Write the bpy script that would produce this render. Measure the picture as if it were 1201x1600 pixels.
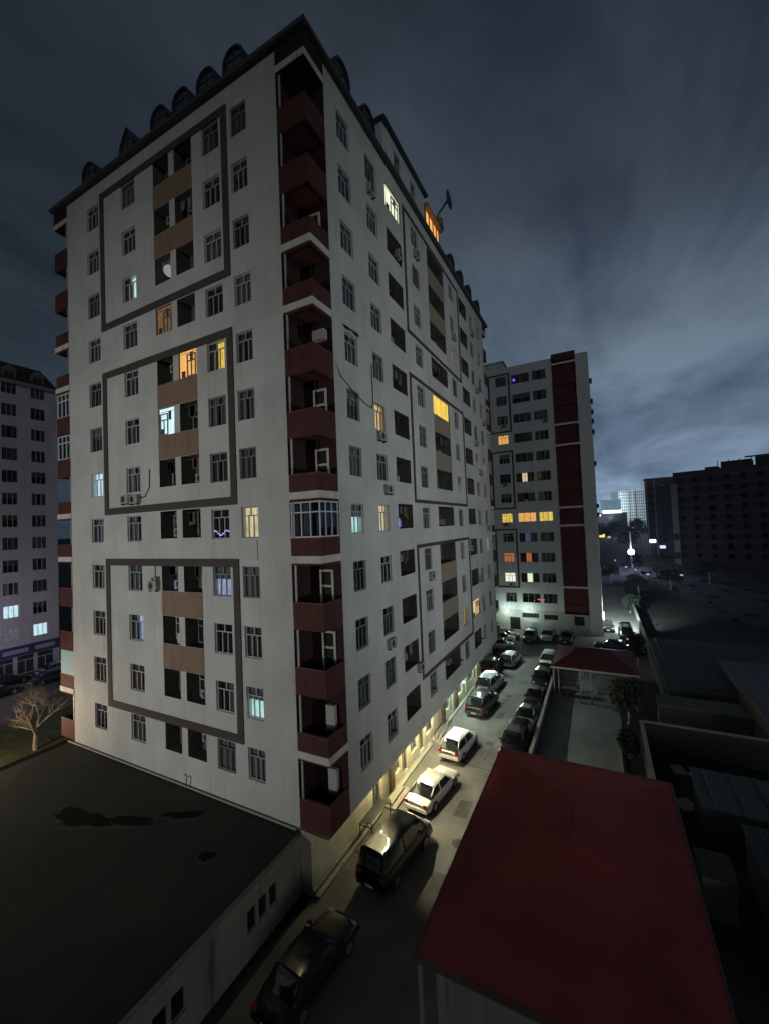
import bpy, math, random
from mathutils import Vector, Matrix
R = math.radians
random.seed(11)
sc = bpy.context.scene
for o in list(bpy.data.objects):
    bpy.data.objects.remove(o)
C = sc.collection

# ------------------------------------------------------------------ camera
cam_d = bpy.data.cameras.new('camera')
cam = bpy.data.objects.new('camera', cam_d); C.objects.link(cam); sc.camera = cam
yaw, pitch, roll = -0.4802, 0.0335, -0.0413
F = Vector((math.sin(yaw)*math.cos(pitch), math.cos(yaw)*math.cos(pitch), math.sin(pitch)))
Rr = Vector((math.cos(yaw), -math.sin(yaw), 0)); Uu = Rr.cross(F)
R2 = Rr*math.cos(roll) + Uu*math.sin(roll); U2 = Uu*math.cos(roll) - Rr*math.sin(roll)
cam.matrix_world = Matrix(((R2.x, U2.x, -F.x, 11.197), (R2.y, U2.y, -F.y, -15.189), (R2.z, U2.z, -F.z, 16.442), (0, 0, 0, 1)))
cam_d.sensor_fit = 'VERTICAL'; cam_d.sensor_height = 36; cam_d.sensor_width = 27
cam_d.lens = 641.6*36/1600
cam_d.clip_end = 5000; cam_d.clip_start = 0.1

# ------------------------------------------------------------------ exposure
sc.view_settings.view_transform = 'Standard'; sc.view_settings.look = 'None'
sc.view_settings.exposure = 0; sc.view_settings.gamma = 1

# ------------------------------------------------------------------ sky: night cloud lit by the city
W = bpy.data.worlds.new('World'); sc.world = W; W.use_nodes = True
nt = W.node_tree; nt.nodes.clear()
def N(t, nt=None, **k):
    n = (nt or W.node_tree).nodes.new(t)
    for a, b in k.items(): setattr(n, a, b)
    return n
L = nt.links.new
def mth(op, a, b=None, c=None, clamp=False, tree=None):
    t = tree or nt
    n = t.nodes.new('ShaderNodeMath'); n.operation = op; n.use_clamp = clamp
    for i, v in enumerate((a, b, c)):
        if v is None: continue
        if isinstance(v, (int, float)): n.inputs[i].default_value = v
        else: t.links.new(v, n.inputs[i])
    return n.outputs[0]
def ramp(fac, stops, tree=None, interp='EASE'):
    t = tree or nt
    n = t.nodes.new('ShaderNodeValToRGB'); n.color_ramp.interpolation = interp
    e = n.color_ramp.elements
    while len(e) < len(stops): e.new(0.5)
    for i, (p, c) in enumerate(stops): e[i].position = p; e[i].color = (*c, 1)
    t.links.new(fac, n.inputs[0]); return n.outputs[0]
def mixc(a, b, f, mode='MIX', tree=None):
    t = tree or nt
    n = t.nodes.new('ShaderNodeMix'); n.data_type = 'RGBA'; n.blend_type = mode
    for i, v in ((0, f), (6, a), (7, b)):
        if isinstance(v, (int, float)): n.inputs[i].default_value = v
        elif isinstance(v, tuple): n.inputs[i].default_value = (*v, 1)
        else: t.links.new(v, n.inputs[i])
    return n.outputs[2]
tc = N('ShaderNodeTexCoord'); sx = N('ShaderNodeSeparateXYZ'); L(tc.outputs['Generated'], sx.inputs[0])
dx, dy, dz = sx.outputs
zz = mth('MAXIMUM', dz, 0.0)
den = mth('ADD', zz, 0.16)
cx = mth('DIVIDE', dx, den); cy = mth('DIVIDE', dy, den)
cb = N('ShaderNodeCombineXYZ'); L(cx, cb.inputs[0]); L(cy, cb.inputs[1])
mp = N('ShaderNodeMapping'); L(cb.outputs[0], mp.inputs[0])
mp.inputs['Rotation'].default_value = (0, 0, R(-28)); mp.inputs['Scale'].default_value = (1.5, 0.8, 1); mp.inputs['Location'].default_value = (-26.66, 24.96, 0)
n1 = N('ShaderNodeTexNoise'); n1.inputs['Scale'].default_value = 1.05; n1.inputs['Detail'].default_value = 7; n1.inputs['Roughness'].default_value = 0.56; n1.inputs['Distortion'].default_value = 0.35
L(mp.outputs[0], n1.inputs['Vector'])
cl = mth('MULTIPLY', mth('SUBTRACT', n1.outputs[0], 0.36), 3.4, clamp=True)
# azimuth towards the lit part of the city
g = (-0.02, 0.9998)
dh = mth('SQRT', mth('ADD', mth('MULTIPLY', dx, dx), mth('MULTIPLY', dy, dy)))
az = mth('DIVIDE', mth('ADD', mth('MULTIPLY', dx, g[0]), mth('MULTIPLY', dy, g[1])), mth('MAXIMUM', dh, 0.02))
azf = mth('MULTIPLY', mth('ADD', az, 0.0), 1.0, clamp=True)
azf = mth("POWER", azf, 2.6)
elev_city = ramp(zz, [(0, (.24, .34, .50)), (.05, (.21, .30, .43)), (.17, (.175, .240, .335)), (.38, (.128, .170, .225)), (.60, (.060, .078, .103)), (1, (.020, .027, .036))])
elev_far = ramp(zz, [(0, (.014, .021, .028)), (.3, (.020, .029, .039)), (.6, (.022, .030, .041)), (1, (.020, .027, .036))])
base = mixc(elev_far, elev_city, azf)
dark = mixc(base, (.40, .43, .50), 1.0, 'MULTIPLY')
lightc = mixc(base, (1.12, 1.12, 1.10), 1.0, 'MULTIPLY')
sky = mixc(dark, lightc, cl)
nis = N('ShaderNodeTexSky', sky_type='NISHITA', sun_disc=False, sun_elevation=R(5), sun_rotation=R(140))
sky = mixc(sky, nis.outputs[0], 0.0008, 'ADD')
bg = N('ShaderNodeBackground'); L(sky, bg.inputs[0]); bg.inputs[1].default_value = 1.0
wo = N('ShaderNodeOutputWorld'); L(bg.outputs[0], wo.inputs[0])

# ------------------------------------------------------------------ one wide low light: moon and city glow from behind the camera
sd = bpy.data.lights.new('sun', 'SUN'); sd.energy = 0.28; sd.angle = R(25); sd.color = (0.96, 1.0, 0.97)
so = bpy.data.objects.new('sun', sd); C.objects.link(so)
az_s = R(40); el_s = R(5)
to_sun = Vector((math.sin(az_s)*math.cos(el_s), -math.cos(az_s)*math.cos(el_s), math.sin(el_s)))
so.rotation_euler = to_sun.to_track_quat('Z', 'Y').to_euler()
so.location = (20, -40, 40)

# ------------------------------------------------------------------ materials
MATS = {}
def mat(name, col, rough=0.8, var=0.0, vscale=1.0, bump=0.0, bscale=30, metal=0.0, spec=0.5, coat=0.0, stain=0.0, objrand=0.0):
    if name in MATS: return MATS[name]
    m = bpy.data.materials.new(name); m.use_nodes = True; t = m.node_tree
    b = t.nodes['Principled BSDF']
    b.inputs['Base Color'].default_value = (*col, 1); b.inputs['Roughness'].default_value = rough
    b.inputs['Metallic'].default_value = metal; b.inputs['Specular IOR Level'].default_value = spec
    b.inputs['Coat Weight'].default_value = coat; b.inputs['Coat Roughness'].default_value = 0.05
    ge = None
    if var or bump or stain:
        ge = t.nodes.new('ShaderNodeNewGeometry')
    c = None
    if var:
        n = t.nodes.new('ShaderNodeTexNoise'); n.inputs['Scale'].default_value = vscale; n.inputs['Detail'].default_value = 6; n.inputs['Roughness'].default_value = 0.6
        t.links.new(ge.outputs['Position'], n.inputs['Vector'])
        lo = tuple(max(0, x*(1-var)) for x in col); hi = tuple(min(1, x*(1+var)) for x in col)
        c = ramp(n.outputs[0], [(0.3, lo), (0.7, hi)], t, 'LINEAR')
    if stain:   # vertical rain streaks
        mp_ = t.nodes.new('ShaderNodeMapping'); mp_.inputs['Scale'].default_value = (1.3, 1.3, 0.09)
        t.links.new(ge.outputs['Position'], mp_.inputs[0])
        n = t.nodes.new('ShaderNodeTexNoise'); n.inputs['Scale'].default_value = 1.2; n.inputs['Detail'].default_value = 7; n.inputs['Roughness'].default_value = 0.65
        t.links.new(mp_.outputs[0], n.inputs['Vector'])
        s = ramp(n.outputs[0], [(0.35, (1-stain,)*3), (0.62, (1, 1, 1))], t, 'LINEAR')
        c = mixc(c if c else tuple(col), s, 1.0, 'MULTIPLY', t)
        mp2 = t.nodes.new('ShaderNodeMapping'); mp2.inputs['Scale'].default_value = (3.2, 3.2, 0.42); mp2.inputs['Location'].default_value = (3, 7, 1)
        t.links.new(ge.outputs['Position'], mp2.inputs[0])
        n = t.nodes.new('ShaderNodeTexNoise'); n.inputs['Scale'].default_value = .9; n.inputs['Detail'].default_value = 5; n.inputs['Roughness'].default_value = 0.55
        t.links.new(mp2.outputs[0], n.inputs['Vector'])
        s = ramp(n.outputs[0], [(0.55, (1, 1, 1)), (0.74, (1-stain*2.0, 1-stain*2.0, 1-stain*2.1))], t, 'EASE')
        c = mixc(c, s, 1.0, 'MULTIPLY', t)
    if objrand:
        oi = t.nodes.new('ShaderNodeObjectInfo')
        s = ramp(oi.outputs['Random'], [(0, (1-objrand,)*3), (1, (1, 1, 1))], t, 'LINEAR')
        c = mixc(c if c else tuple(col), s, 1.0, 'MULTIPLY', t)
    if c: t.links.new(c, b.inputs['Base Color'])
    if bump:
        n = t.nodes.new('ShaderNodeTexNoise'); n.inputs['Scale'].default_value = bscale; n.inputs['Detail'].default_value = 4
        t.links.new(ge.outputs['Position'], n.inputs['Vector'])
        bp = t.nodes.new('ShaderNodeBump'); bp.inputs['Strength'].default_value = bump; bp.inputs['Distance'].default_value = 0.02
        t.links.new(n.outputs[0], bp.inputs['Height']); t.links.new(bp.outputs[0], b.inputs['Normal'])
    MATS[name] = m; return m
def emit(name, col, strength, var=0.35, scale=3.0):
    """a lit curtain or a lamp glass"""
    if name in MATS: return MATS[name]
    m = bpy.data.materials.new(name); m.use_nodes = True; t = m.node_tree; t.nodes.clear()
    e = t.nodes.new('ShaderNodeEmission'); e.inputs[1].default_value = strength
    o = t.nodes.new('ShaderNodeOutputMaterial'); t.links.new(e.outputs[0], o.inputs[0])
    if var:
        ge = t.nodes.new('ShaderNodeNewGeometry'); mp_ = t.nodes.new('ShaderNodeMapping'); mp_.inputs['Scale'].default_value = (3.0, 3.0, .8)
        t.links.new(ge.outputs['Position'], mp_.inputs[0])
        n = t.nodes.new('ShaderNodeTexNoise'); n.inputs['Scale'].default_value = scale; n.inputs['Detail'].default_value = 3
        t.links.new(mp_.outputs[0], n.inputs['Vector'])
        c = ramp(n.outputs[0], [(0.3, tuple(x*(1-var) for x in col)), (0.68, col)], t, 'LINEAR')
        t.links.new(c, e.inputs[0])
    else: e.inputs[0].default_value = (*col, 1)
    MATS[name] = m; return m

plaster = mat('plaster', (.50, .505, .485), .9, .14, .30, .35, 9, stain=.065)
plaster_in = mat('plaster_inside_frames', (.54, .54, .52), .9, .12, .5, .25, 14, stain=.1)
plaster_cool = mat('plaster_cool', (.52, .54, .56), .9, .06, .3, .25, 10, stain=.08)
plaster_lilac = mat('plaster_lilac', (.40, .375, .43), .9, .08, .4, .2, 10, stain=.08)
loggia_m = mat('loggia_plaster_shaded', (.085, .080, .072), .9, .3, .8, .2, 10, stain=.2)  # loggia shade put into the colour, darker than the wall plaster
brown = mat('brown_band', (.060, .046, .042), .8, .15, 1.5, .1, 20)
beige = mat('beige_panel', (.235, .160, .108), .85, .1, 1.0, .15, 20, stain=.12)
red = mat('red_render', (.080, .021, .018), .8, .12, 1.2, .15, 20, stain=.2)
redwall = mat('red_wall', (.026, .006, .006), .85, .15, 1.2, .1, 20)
whiteband = mat('white_band', (.60, .58, .54), .8, .08, 2, stain=.15)
upvc = mat('window_plastic', (.42, .43, .43), .5, objrand=.25)
upvc_dim = mat('window_plastic_grey', (.24, .25, .26), .5, objrand=.4)
dark_room = mat('dark_room', (.012, .013, .014), .9)
curtA = mat('curtain_grey', (.20, .205, .21), .9, objrand=.6)
curtB = mat('curtain_pale', (.34, .34, .33), .9, objrand=.4)
curtC = mat('curtain_brown', (.15, .12, .10), .9, objrand=.5)
metal_dark = mat('dark_metal', (.035, .038, .045), .45, .2, 3, metal=.3)
roofblue = mat('roof_sheet', (.030, .040, .058), .4, .2, 1.5, metal=.3)
ac_white = mat('ac_case', (.32, .32, .31), .6, .1, 3)
ac_dark = mat('ac_grille', (.03, .03, .03), .6)
asphalt = mat('asphalt', (.13, .128, .115), .82, .26, .75, .5, 22)
concrete = mat('concrete', (.24, .235, .215), .9, .2, 1.0, .4, 16, stain=.1)
concrete_d = mat('dark_concrete', (.065, .066, .065), .9, .25, .8, .4, 12)
soil = mat('soil', (.020, .021, .019), 1, .5, .15, .6, 3)
felt = mat('roof_felt', (.022, .027, .015), .85, .45, .28, .5, 9)
cream = mat('shop_cream', (.62, .58, .44), .7, .1, 1.5, stain=.15)
pave = mat('pavement', (.30, .29, .25), .9, .15, 1.0, .4, 18)
tyre = mat('tyre', (.015, .015, .015), .9)
rim_m = mat('rim', (.35, .35, .36), .35, metal=.8)
carglass = mat('car_glass', (.008, .009, .010), .06, spec=.8)
lampglass = mat('headlamp_glass', (.5, .5, .5), .15, spec=.8)
tail_m = mat('tail_lamp', (.25, .01, .01), .25)
plate_m = mat('number_plate', (.6, .6, .6), .5)
bark = mat('bark', (.36, .31, .25), .95, .3, 6, .6, 25)
leafd = mat('dark_leaves', (.020, .028, .016), .8, .4, 3)
grass_m = mat('grass', (.035, .050, .016), 1, .5, 1.5, .6, 14)
marble = mat('brown_pilaster', (.075, .05, .035), .5, .3, 4)
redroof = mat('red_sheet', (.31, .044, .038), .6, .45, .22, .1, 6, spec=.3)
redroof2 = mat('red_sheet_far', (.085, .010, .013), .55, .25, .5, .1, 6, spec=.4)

def glass_mat():
    m = bpy.data.materials.new('window_glass'); m.use_nodes = True; t = m.node_tree; t.nodes.clear()
    g_ = t.nodes.new('ShaderNodeBsdfGlossy'); g_.inputs['Roughness'].default_value = .04; g_.inputs[0].default_value = (.8, .85, .9, 1)
    tr = t.nodes.new('ShaderNodeBsdfTransparent'); tr.inputs[0].default_value = (.82, .85, .86, 1)
    fr = t.nodes.new('ShaderNodeFresnel'); fr.inputs[0].default_value = 1.45
    mx = t.nodes.new('ShaderNodeMixShader'); o = t.nodes.new('ShaderNodeOutputMaterial')
    t.links.new(mth('ADD', fr.outputs[0], .03, clamp=True, tree=t), mx.inputs[0])
    t.links.new(tr.outputs[0], mx.inputs[1]); t.links.new(g_.outputs[0], mx.inputs[2]); t.links.new(mx.outputs[0], o.inputs[0])
    return m
glass = glass_mat()

# ------------------------------------------------------------------ mesh helpers
class MB:
    def __init__(s): s.v = []; s.f = []
    def quad(s, a, b, c, d):
        i = len(s.v); s.v += [tuple(a), tuple(b), tuple(c), tuple(d)]; s.f.append((i, i+1, i+2, i+3)); return s
    def box(s, x0, x1, y0, y1, z0, z1):
        i = len(s.v)
        s.v += [(x, y, z) for z in (z0, z1) for (x, y) in ((x0, y0), (x1, y0), (x1, y1), (x0, y1))]
        s.f += [tuple(i+k for k in q) for q in ((3, 2, 1, 0), (4, 5, 6, 7), (0, 1, 5, 4), (1, 2, 6, 5), (2, 3, 7, 6), (3, 0, 4, 7))]
        return s
    def tube(s, pts, rad, n=6, cap=True):
        pts = [Vector(p) for p in pts]
        rad = rad if isinstance(rad, (list, tuple)) else [rad]*len(pts)
        rings = []
        for k, p in enumerate(pts):
            d = (pts[min(k+1, len(pts)-1)] - pts[max(k-1, 0)]).normalized()
            a = d.cross(Vector((0, 0, 1)))
            if a.length < .01: a = d.cross(Vector((1, 0, 0)))
            a.normalize(); b = d.cross(a)
            i = len(s.v); rings.append(i)
            for j in range(n):
                t = 2*math.pi*j/n; s.v.append(tuple(p + (a*math.cos(t)+b*math.sin(t))*rad[k]))
        for r0, r1 in zip(rings, rings[1:]):
            for j in range(n): s.f.append((r0+j, r0+(j+1) % n, r1+(j+1) % n, r1+j))
        if cap: s.f.append(tuple(rings[0]+j for j in range(n))[::-1]); s.f.append(tuple(rings[-1]+j for j in range(n)))
        return s
    def prism(s, poly, z0, z1):
        n = len(poly); i = len(s.v)
        s.v += [(x, y, z0) for x, y in poly] + [(x, y, z1) for x, y in poly]
        s.f.append(tuple(i+k for k in range(n))[::-1]); s.f.append(tuple(i+n+k for k in range(n)))
        for k in range(n): s.f.append((i+k, i+(k+1) % n, i+n+(k+1) % n, i+n+k))
        return s
    def mesh(s, name, m, smooth=False):
        me = bpy.data.meshes.new(name); me.from_pydata(s.v, [], s.f)
        for mm in (m if isinstance(m, (list, tuple)) else [m]): me.materials.append(mm)
        if smooth:
            for p in me.polygons: p.use_smooth = True
        me.update(); return me
    def obj(s, name, m, parent=None, smooth=False, bevel=0):
        o = bpy.data.objects.new(name, s.mesh(name, m, smooth)); C.objects.link(o)
        if parent is not None: o.parent = parent
        if bevel:
            b = o.modifiers.new('bevel', 'BEVEL'); b.width = bevel; b.segments = 2; b.limit_method = 'ANGLE'
        return o
def inst(name, me, parent=None, M=None):
    o = bpy.data.objects.new(name, me); C.objects.link(o)
    if parent is not None: o.parent = parent
    if M is not None: o.matrix_local = M
    return o
def tag(o, label=None, cat=None, group=None, kind=None):
    if label: o['label'] = label
    if cat: o['category'] = cat
    if group: o['group'] = group
    if kind: o['kind'] = kind
    return o
def thing(name, label, cat, loc=(0, 0, 0), rz=0, group=None):
    o = bpy.data.objects.new(name, None); C.objects.link(o); o.location = loc; o.rotation_euler = (0, 0, rz)
    o.empty_display_size = .3
    return tag(o, label, cat, group)
def light(name, loc, energy, col, parent=None, size=.12, kind='POINT', rot=None, spot=150, blend=.6):
    d = bpy.data.lights.new(name, kind); d.energy = energy; d.color = col
    if kind == 'AREA': d.size = size
    else: d.shadow_soft_size = size
    if kind == 'SPOT': d.spot_size = R(spot); d.spot_blend = blend
    o = bpy.data.objects.new(name, d); C.objects.link(o); o.location = loc
    if rot: o.rotation_euler = rot
    if parent is not None: o.parent = parent
    return o

class Face:
    """a vertical facade: u runs along it, z up, d goes into the wall"""
    def __init__(s, origin, ang):
        s.o = Vector(origin); s.a = ang
        s.M = Matrix.Translation(s.o) @ Matrix.Rotation(ang, 4, 'Z')
    def P(s, u, d, z): return s.M @ Vector((u, d, z))
    def at(s, u, d, z): return s.M @ Matrix.Translation((u, d, z))
    def local(s, mb):
        mb.v = [tuple(s.M @ Vector(v)) for v in mb.v]; return mb

def wall_mb(fc, u0, u1, z0, z1, holes):
    """sheet with openings; holes: (u0,u1,z0,z1,depth)"""
    us = sorted({u0, u1} | {h[0] for h in holes} | {h[1] for h in holes})
    zs = sorted({z0, z1} | {h[2] for h in holes} | {h[3] for h in holes})
    mb = MB()
    for a, b in zip(us, us[1:]):
        run = None
        for c, d in zip(zs, zs[1:]):
            mu, mz = (a+b)/2, (c+d)/2
            if any(h[0] < mu < h[1] and h[2] < mz < h[3] for h in holes):
                if run: mb.quad((a, 0, run[0]), (b, 0, run[0]), (b, 0, run[1]), (a, 0, run[1])); run = None
            else: run = (run[0], d) if run else (c, d)
        if run: mb.quad((a, 0, run[0]), (b, 0, run[0]), (b, 0, run[1]), (a, 0, run[1]))
    for (a, b, c, d, dep) in holes:
        if dep > .5: continue
        mb.quad((a, 0, c), (a, dep, c), (a, dep, d), (a, 0, d)).quad((b, 0, d), (b, dep, d), (b, dep, c), (b, 0, c))
        mb.quad((a, 0, c), (b, 0, c), (b, dep, c), (a, dep, c)).quad((a, 0, d), (a, dep, d), (b, dep, d), (b, 0, d))
    return fc.local(mb)

def reveal_mb(fc, holes):
    mb = MB()
    for (a, b, c, d, dep) in holes:
        if dep <= .5: continue
        mb.quad((a, 0, c), (a, dep, c), (a, dep, d), (a, 0, d)).quad((b, 0, d), (b, dep, d), (b, dep, c), (b, 0, c))
        mb.quad((a, 0, c), (b, 0, c), (b, dep, c), (a, dep, c)).quad((a, 0, d), (a, dep, d), (b, dep, d), (b, 0, d))
    return fc.local(mb)
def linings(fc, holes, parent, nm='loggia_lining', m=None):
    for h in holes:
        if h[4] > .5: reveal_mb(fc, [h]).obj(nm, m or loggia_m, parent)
# windows: mesh cache by size
WC = {}
def win_meshes(w, h, style):
    k = (round(w, 3), round(h, 3), style)
    if k in WC: return WC[k]
    f = MB(); t = .055; y0, y1 = .10, .16
    f.box(0, w, y0, y1, 0, t).box(0, w, y0, y1, h-t, h).box(0, t, y0, y1, t, h-t).box(w-t, w, y0, y1, t, h-t)
    panes = []
    def pn(a, b, c, d): panes.append((a, b, c, d))
    if style == 'T':       # transom with two lights over three
        zt = h*.70; f.box(t, w-t, y0+.003, y1-.003, zt, zt+t)
        m1, m2 = w*.36, w*.66
        for m_ in (m1, m2): f.box(m_-t*.5, m_+t*.5, y0+.003, y1-.003, t, zt)
        f.box(w*.5-t*.5, w*.5+t*.5, y0+.003, y1-.003, zt+t, h-t)
        pn(t, m1-t/2, t, zt); pn(m1+t/2, m2-t/2, t, zt); pn(m2+t/2, w-t, t, zt); pn(t, w/2-t/2, zt+t, h-t); pn(w/2+t/2, w-t, zt+t, h-t)
    elif style == 'V':     # three upright lights
        for q in (1/3, 2/3): f.box(w*q-t/2, w*q+t/2, y0+.003, y1-.003, t, h-t)
        for q in range(3): pn(w*q/3+t/2, w*(q+1)/3-t/2, t, h-t)
    elif style == 'G':     # plain wide glazing, one bar
        f.box(w/2-t/2, w/2+t/2, y0+.003, y1-.003, t, h-t); pn(t, w/2-t/2, t, h-t); pn(w/2+t/2, w-t, t, h-t)
    elif style == 'D':     # balcony window with a door leaf
        zt = h*.68; f.box(t, w-t, y0+.003, y1-.003, zt, zt+t); f.box(w*.5-t/2, w*.5+t/2, y0+.003, y1-.003, t, zt)
        pn(t, w/2-t/2, t, zt); pn(w/2+t/2, w-t, t, zt); pn(t, w-t, zt+t, h-t)
    pm = [(MB().quad((a, .13, c), (b, .13, c), (b, .13, d), (a, .13, d))).mesh('pane', glass) for a, b, c, d in panes]
    fr = f.mesh('window', upvc); fr2 = f.mesh('window', upvc_dim)
    WC[k] = (fr, fr2, pm); return WC[k]
CC = {}
def curtain_mesh(w, h, kind, m):
    k = (round(w, 3), round(h, 3), kind, m.name)
    if k in CC: return CC[k]
    mb = MB(); n = 20
    rng = {'full': [(0, 1)], 'sides': [(0, .34), (.62, 1)], 'left': [(0, .45)], 'right': [(.55, 1)], 'top': [(0, 1)]}[kind]
    z0 = h*.55 if kind == 'top' else 0.0
    for a, b in rng:
        st = max(2, int(n*(b-a)))
        pts = [(w*(a+(b-a)*i/st), .235 + .028*math.sin(i*2.3+a*9)) for i in range(st+1)]
        for p, q in zip(pts, pts[1:]): mb.quad((p[0], p[1], z0), (q[0], q[1], z0), (q[0], q[1], h), (p[0], p[1], h))
    CC[k] = mb.mesh('curtain', m); return CC[k]
BC = {}
def back_mesh(w, h, m):
    k = (round(w, 3), round(h, 3), m.name)
    if k not in BC: BC[k] = MB().quad((0, .34, 0), (w, .34, 0), (w, .34, h), (0, .34, h)).mesh('room_backdrop', m)
    return BC[k]
def window(fc, parent, u, z, w, h, style='T', lit=None, curt=None, single=False, label=None, dim=None):
    fr, fr2, pm = win_meshes(w, h, style)
    M = fc.at(u, 0, z)
    o = inst('window', fr if (dim is None and random.random() < .6) or dim is False else fr2, parent, M)
    for p in pm: inst('pane', p, o)
    bm_ = lit if lit else dark_room
    inst('room', back_mesh(w, h, bm_), o)
    if lit:
        if curt: inst('curtain', curtain_mesh(w, h, curt[0], curt[1]), o)
    else:
        r = random.random()
        if curt is None:
            kd = random.choice(['full', 'full', 'full', 'full', 'sides', 'sides', 'left', 'right', 'top', None])
            if kd: inst('curtain', curtain_mesh(w, h, kd, random.choice([curtA, curtA, curtB, curtC])), o)
        elif curt: inst('curtain', curtain_mesh(w, h, curt[0], curt[1]), o)
    if label: o['label'] = label
    return o

warm_y = emit('lit_yellow', (1.0, .68, .12), 1.25, .55, 2.2)
warm_o = emit('lit_orange', (1.0, .50, .14), 1.15, .35, 2.0)
warm_p = emit('lit_pale_yellow', (1.0, .82, .48), 1.0, .45, 2.4)
warm_w = emit('lit_warm', (1.0, .66, .30), 1.05, .4)
dim_o = emit('lit_dim_orange', (.42, .22, .09), .5, .5, 3)
cold_w = emit('lit_cold_white', (.66, .92, 1.0), 1.3, .35, 2.0)
cyan_w = emit('lit_cyan_white', (.60, .97, .92), 1.15, .4, 2.0)
blue_w = emit('lit_blue_white', (.55, .66, 1.0), .8, .6, 2.5)
blue_d = emit('lit_blue', (.12, .10, .6), .5, .7, 3)
violet = emit('lit_violet', (.28, .27, .60), .35, .7, 3)
greenw = emit('lit_green_white', (.92, 1.0, .72), 1.25, .3, 2)
hot_w = emit('lit_white', (.95, 1.0, .80), 1.3, .2, 2)
ored = emit('lit_red_orange', (1.0, .34, .12), .60, .5, 3)
pinkw = emit('lit_pinkish', (.9, .75, .6), .55, .5, 3)

# ------------------------------------------------------------------ ground and roads
def sheet(name, x0, x1, y0, y1, z, m, kind='structure', label=None):
    o = MB().quad((x0, y0, z), (x1, y0, z), (x1, y1, z), (x0, y1, z)).obj(name, m); tag(o, label, None, None, kind); return o
sheet('ground', -2500, 2500, -2500, 2500, -.012, soil)
road = sheet('road', -1.0, 6.2, -60, 49, 0.0, asphalt)
sheet('street', -52.4, -37.5, -60, 80, 0.0, mat('street_asphalt', (.036, .033, .031), .85, .3, .4, .4, 10))
yard = sheet('yard', 6.45, 11.9, 9.0, 33, 0.006, mat('yard_concrete', (.24, .245, .225), .9, .22, .5, .4, 12))
sheet('side_road', 6.2, 15.3, 33, 95, 0.004, mat('side_asphalt', (.13, .13, .125), .9, .3, .35, .4, 8))
# crack lines in the road surface: recessed joints laid as thin tar strips
tar = mat('tar', (.02, .02, .018), .7)
j = MB()
for (a, b, w) in (((1.0, 12.45), (4.9, 12.2), .07), ((3.3, 13.2), (3.5, 17.5), .045), ((.4, 32.2), (4.5, 31.2), .12), ((0.2, 8.9), (.9, 13), .03)):
    d = Vector((b[0]-a[0], b[1]-a[1], 0)).normalized(); n_ = Vector((-d.y, d.x, 0))*w/2
    j.quad(Vector((*a, .004))+n_, Vector((*a, .004))-n_, Vector((*b, .004))-n_, Vector((*b, .004))+n_)
j.obj('road_joint', tar, road)

metal_dark_m = mat('cast_iron', (.03, .03, .03), .6)
patch = mat('asphalt_patch', (.075, .075, .070), .9, .3, 2, .4, 20)
for k, (a, b, c, d) in enumerate(((3.0, 7.2, .8, 1.6), (2.6, 19.6, .6, 1.3), (4.1, 10.6, .45, .7), (1.5, 36.5, 1.3, .8), (3.4, 2.2, .7, 1.2))):
    MB().quad((a, b, .0045), (a+c, b+.08, .0045), (a+c-.05, b+d, .0045), (a+.06, b+d-.1, .0045)).obj('asphalt_patch', patch, road)
for (a, b) in ((3.1, 15.6), (2.8, 24.5), (3.9, 5.4)): MB().tube([(a, b, .001), (a, b, .012)], .31, 20).obj('manhole_cover', metal_dark_m, road)

# ------------------------------------------------------------------ the big apartment block
GZ = 3.8
def bz(r): return GZ + 3*(12-r)
A = thing('apartment_block', 'tall pale apartment block on the street corner with red corner balconies and brown outlined panels', 'apartment building', (0, 0, 0))
FL = Face((0, 0, 0), 0)            # left face, u = X, normal -Y
FR = Face((0, 0, 0), R(90))        # right face, u = Y, normal +X
LW = {'A': (-18.60, -17.22), 'B': (-14.65, -13.24), 'D': (-7.13, -5.80), 'E': (-4.94, -3.79)}
RW = {'F': (2.65, 3.90), 'G': (5.63, 6.94), 'I': (12.22, 13.60), 'K': (20.75, 22.07), 'M': (27.40, 28.72), 'N': (30.40, 31.70)}
RL = {'H': (8.18, 10.42), 'J': (15.45, 19.30), 'L': (23.85, 26.35)}
TOP = 40.0
lit = {('A', 7): (cold_w, None), ('A', 8): (violet, ('left', curtA)), ('B', 3): (cold_w, ('left', curtC)), ('B', 10): (blue_w, ('left', curtA)), ('D', 5): (warm_y, ('left', curtC)),
       ('E', 8): (warm_p, None), ('E', 11): (cyan_w, ('top', curtB)), ('D', 9): (blue_w, ('top', curtA)),
       ('G', 6): (warm_w, None), ('F', 8): (cyan_w, ('top', curtA)), ('G', 8): (warm_p, None), ('K', 3): (pinkw, None), ('K', 7): (pinkw, ('top', curtA)),
       ('K', 11): (warm_w, None), ('M', 6): (pinkw, ('top', curtA)), ('N', 6): (warm_w, ('top', curtA)), ('N', 9): (cold_w, None), ('D', 8): (violet, ('full', curtA))}
del lit[('D', 8)]
zw0, zw1 = .31, 1.88
zl0, zl1 = .42, 2.0
holes = []
for c, (a, b) in LW.items():
    for r in range(1, 13): holes.append((a, b, bz(r)+zw0, bz(r)+zw1, .35))
for (a, b) in ((-11.40, -9.96), (-9.47, -7.97)):
    for r in range(1, 13): holes.append((a, b, bz(r)+zl0, bz(r)+zl1, .85))
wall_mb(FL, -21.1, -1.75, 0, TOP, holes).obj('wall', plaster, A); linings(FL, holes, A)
holes = []
for c, (a, b) in RW.items():
    for r in range(1, 13): holes.append((a, b, bz(r)+zw0, bz(r)+zw1, .35))
for c, (a, b) in RL.items():
    for r in range(1, 13): holes.append((a, b, bz(r)+zl0, bz(r)+zl1, 1.25))
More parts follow.
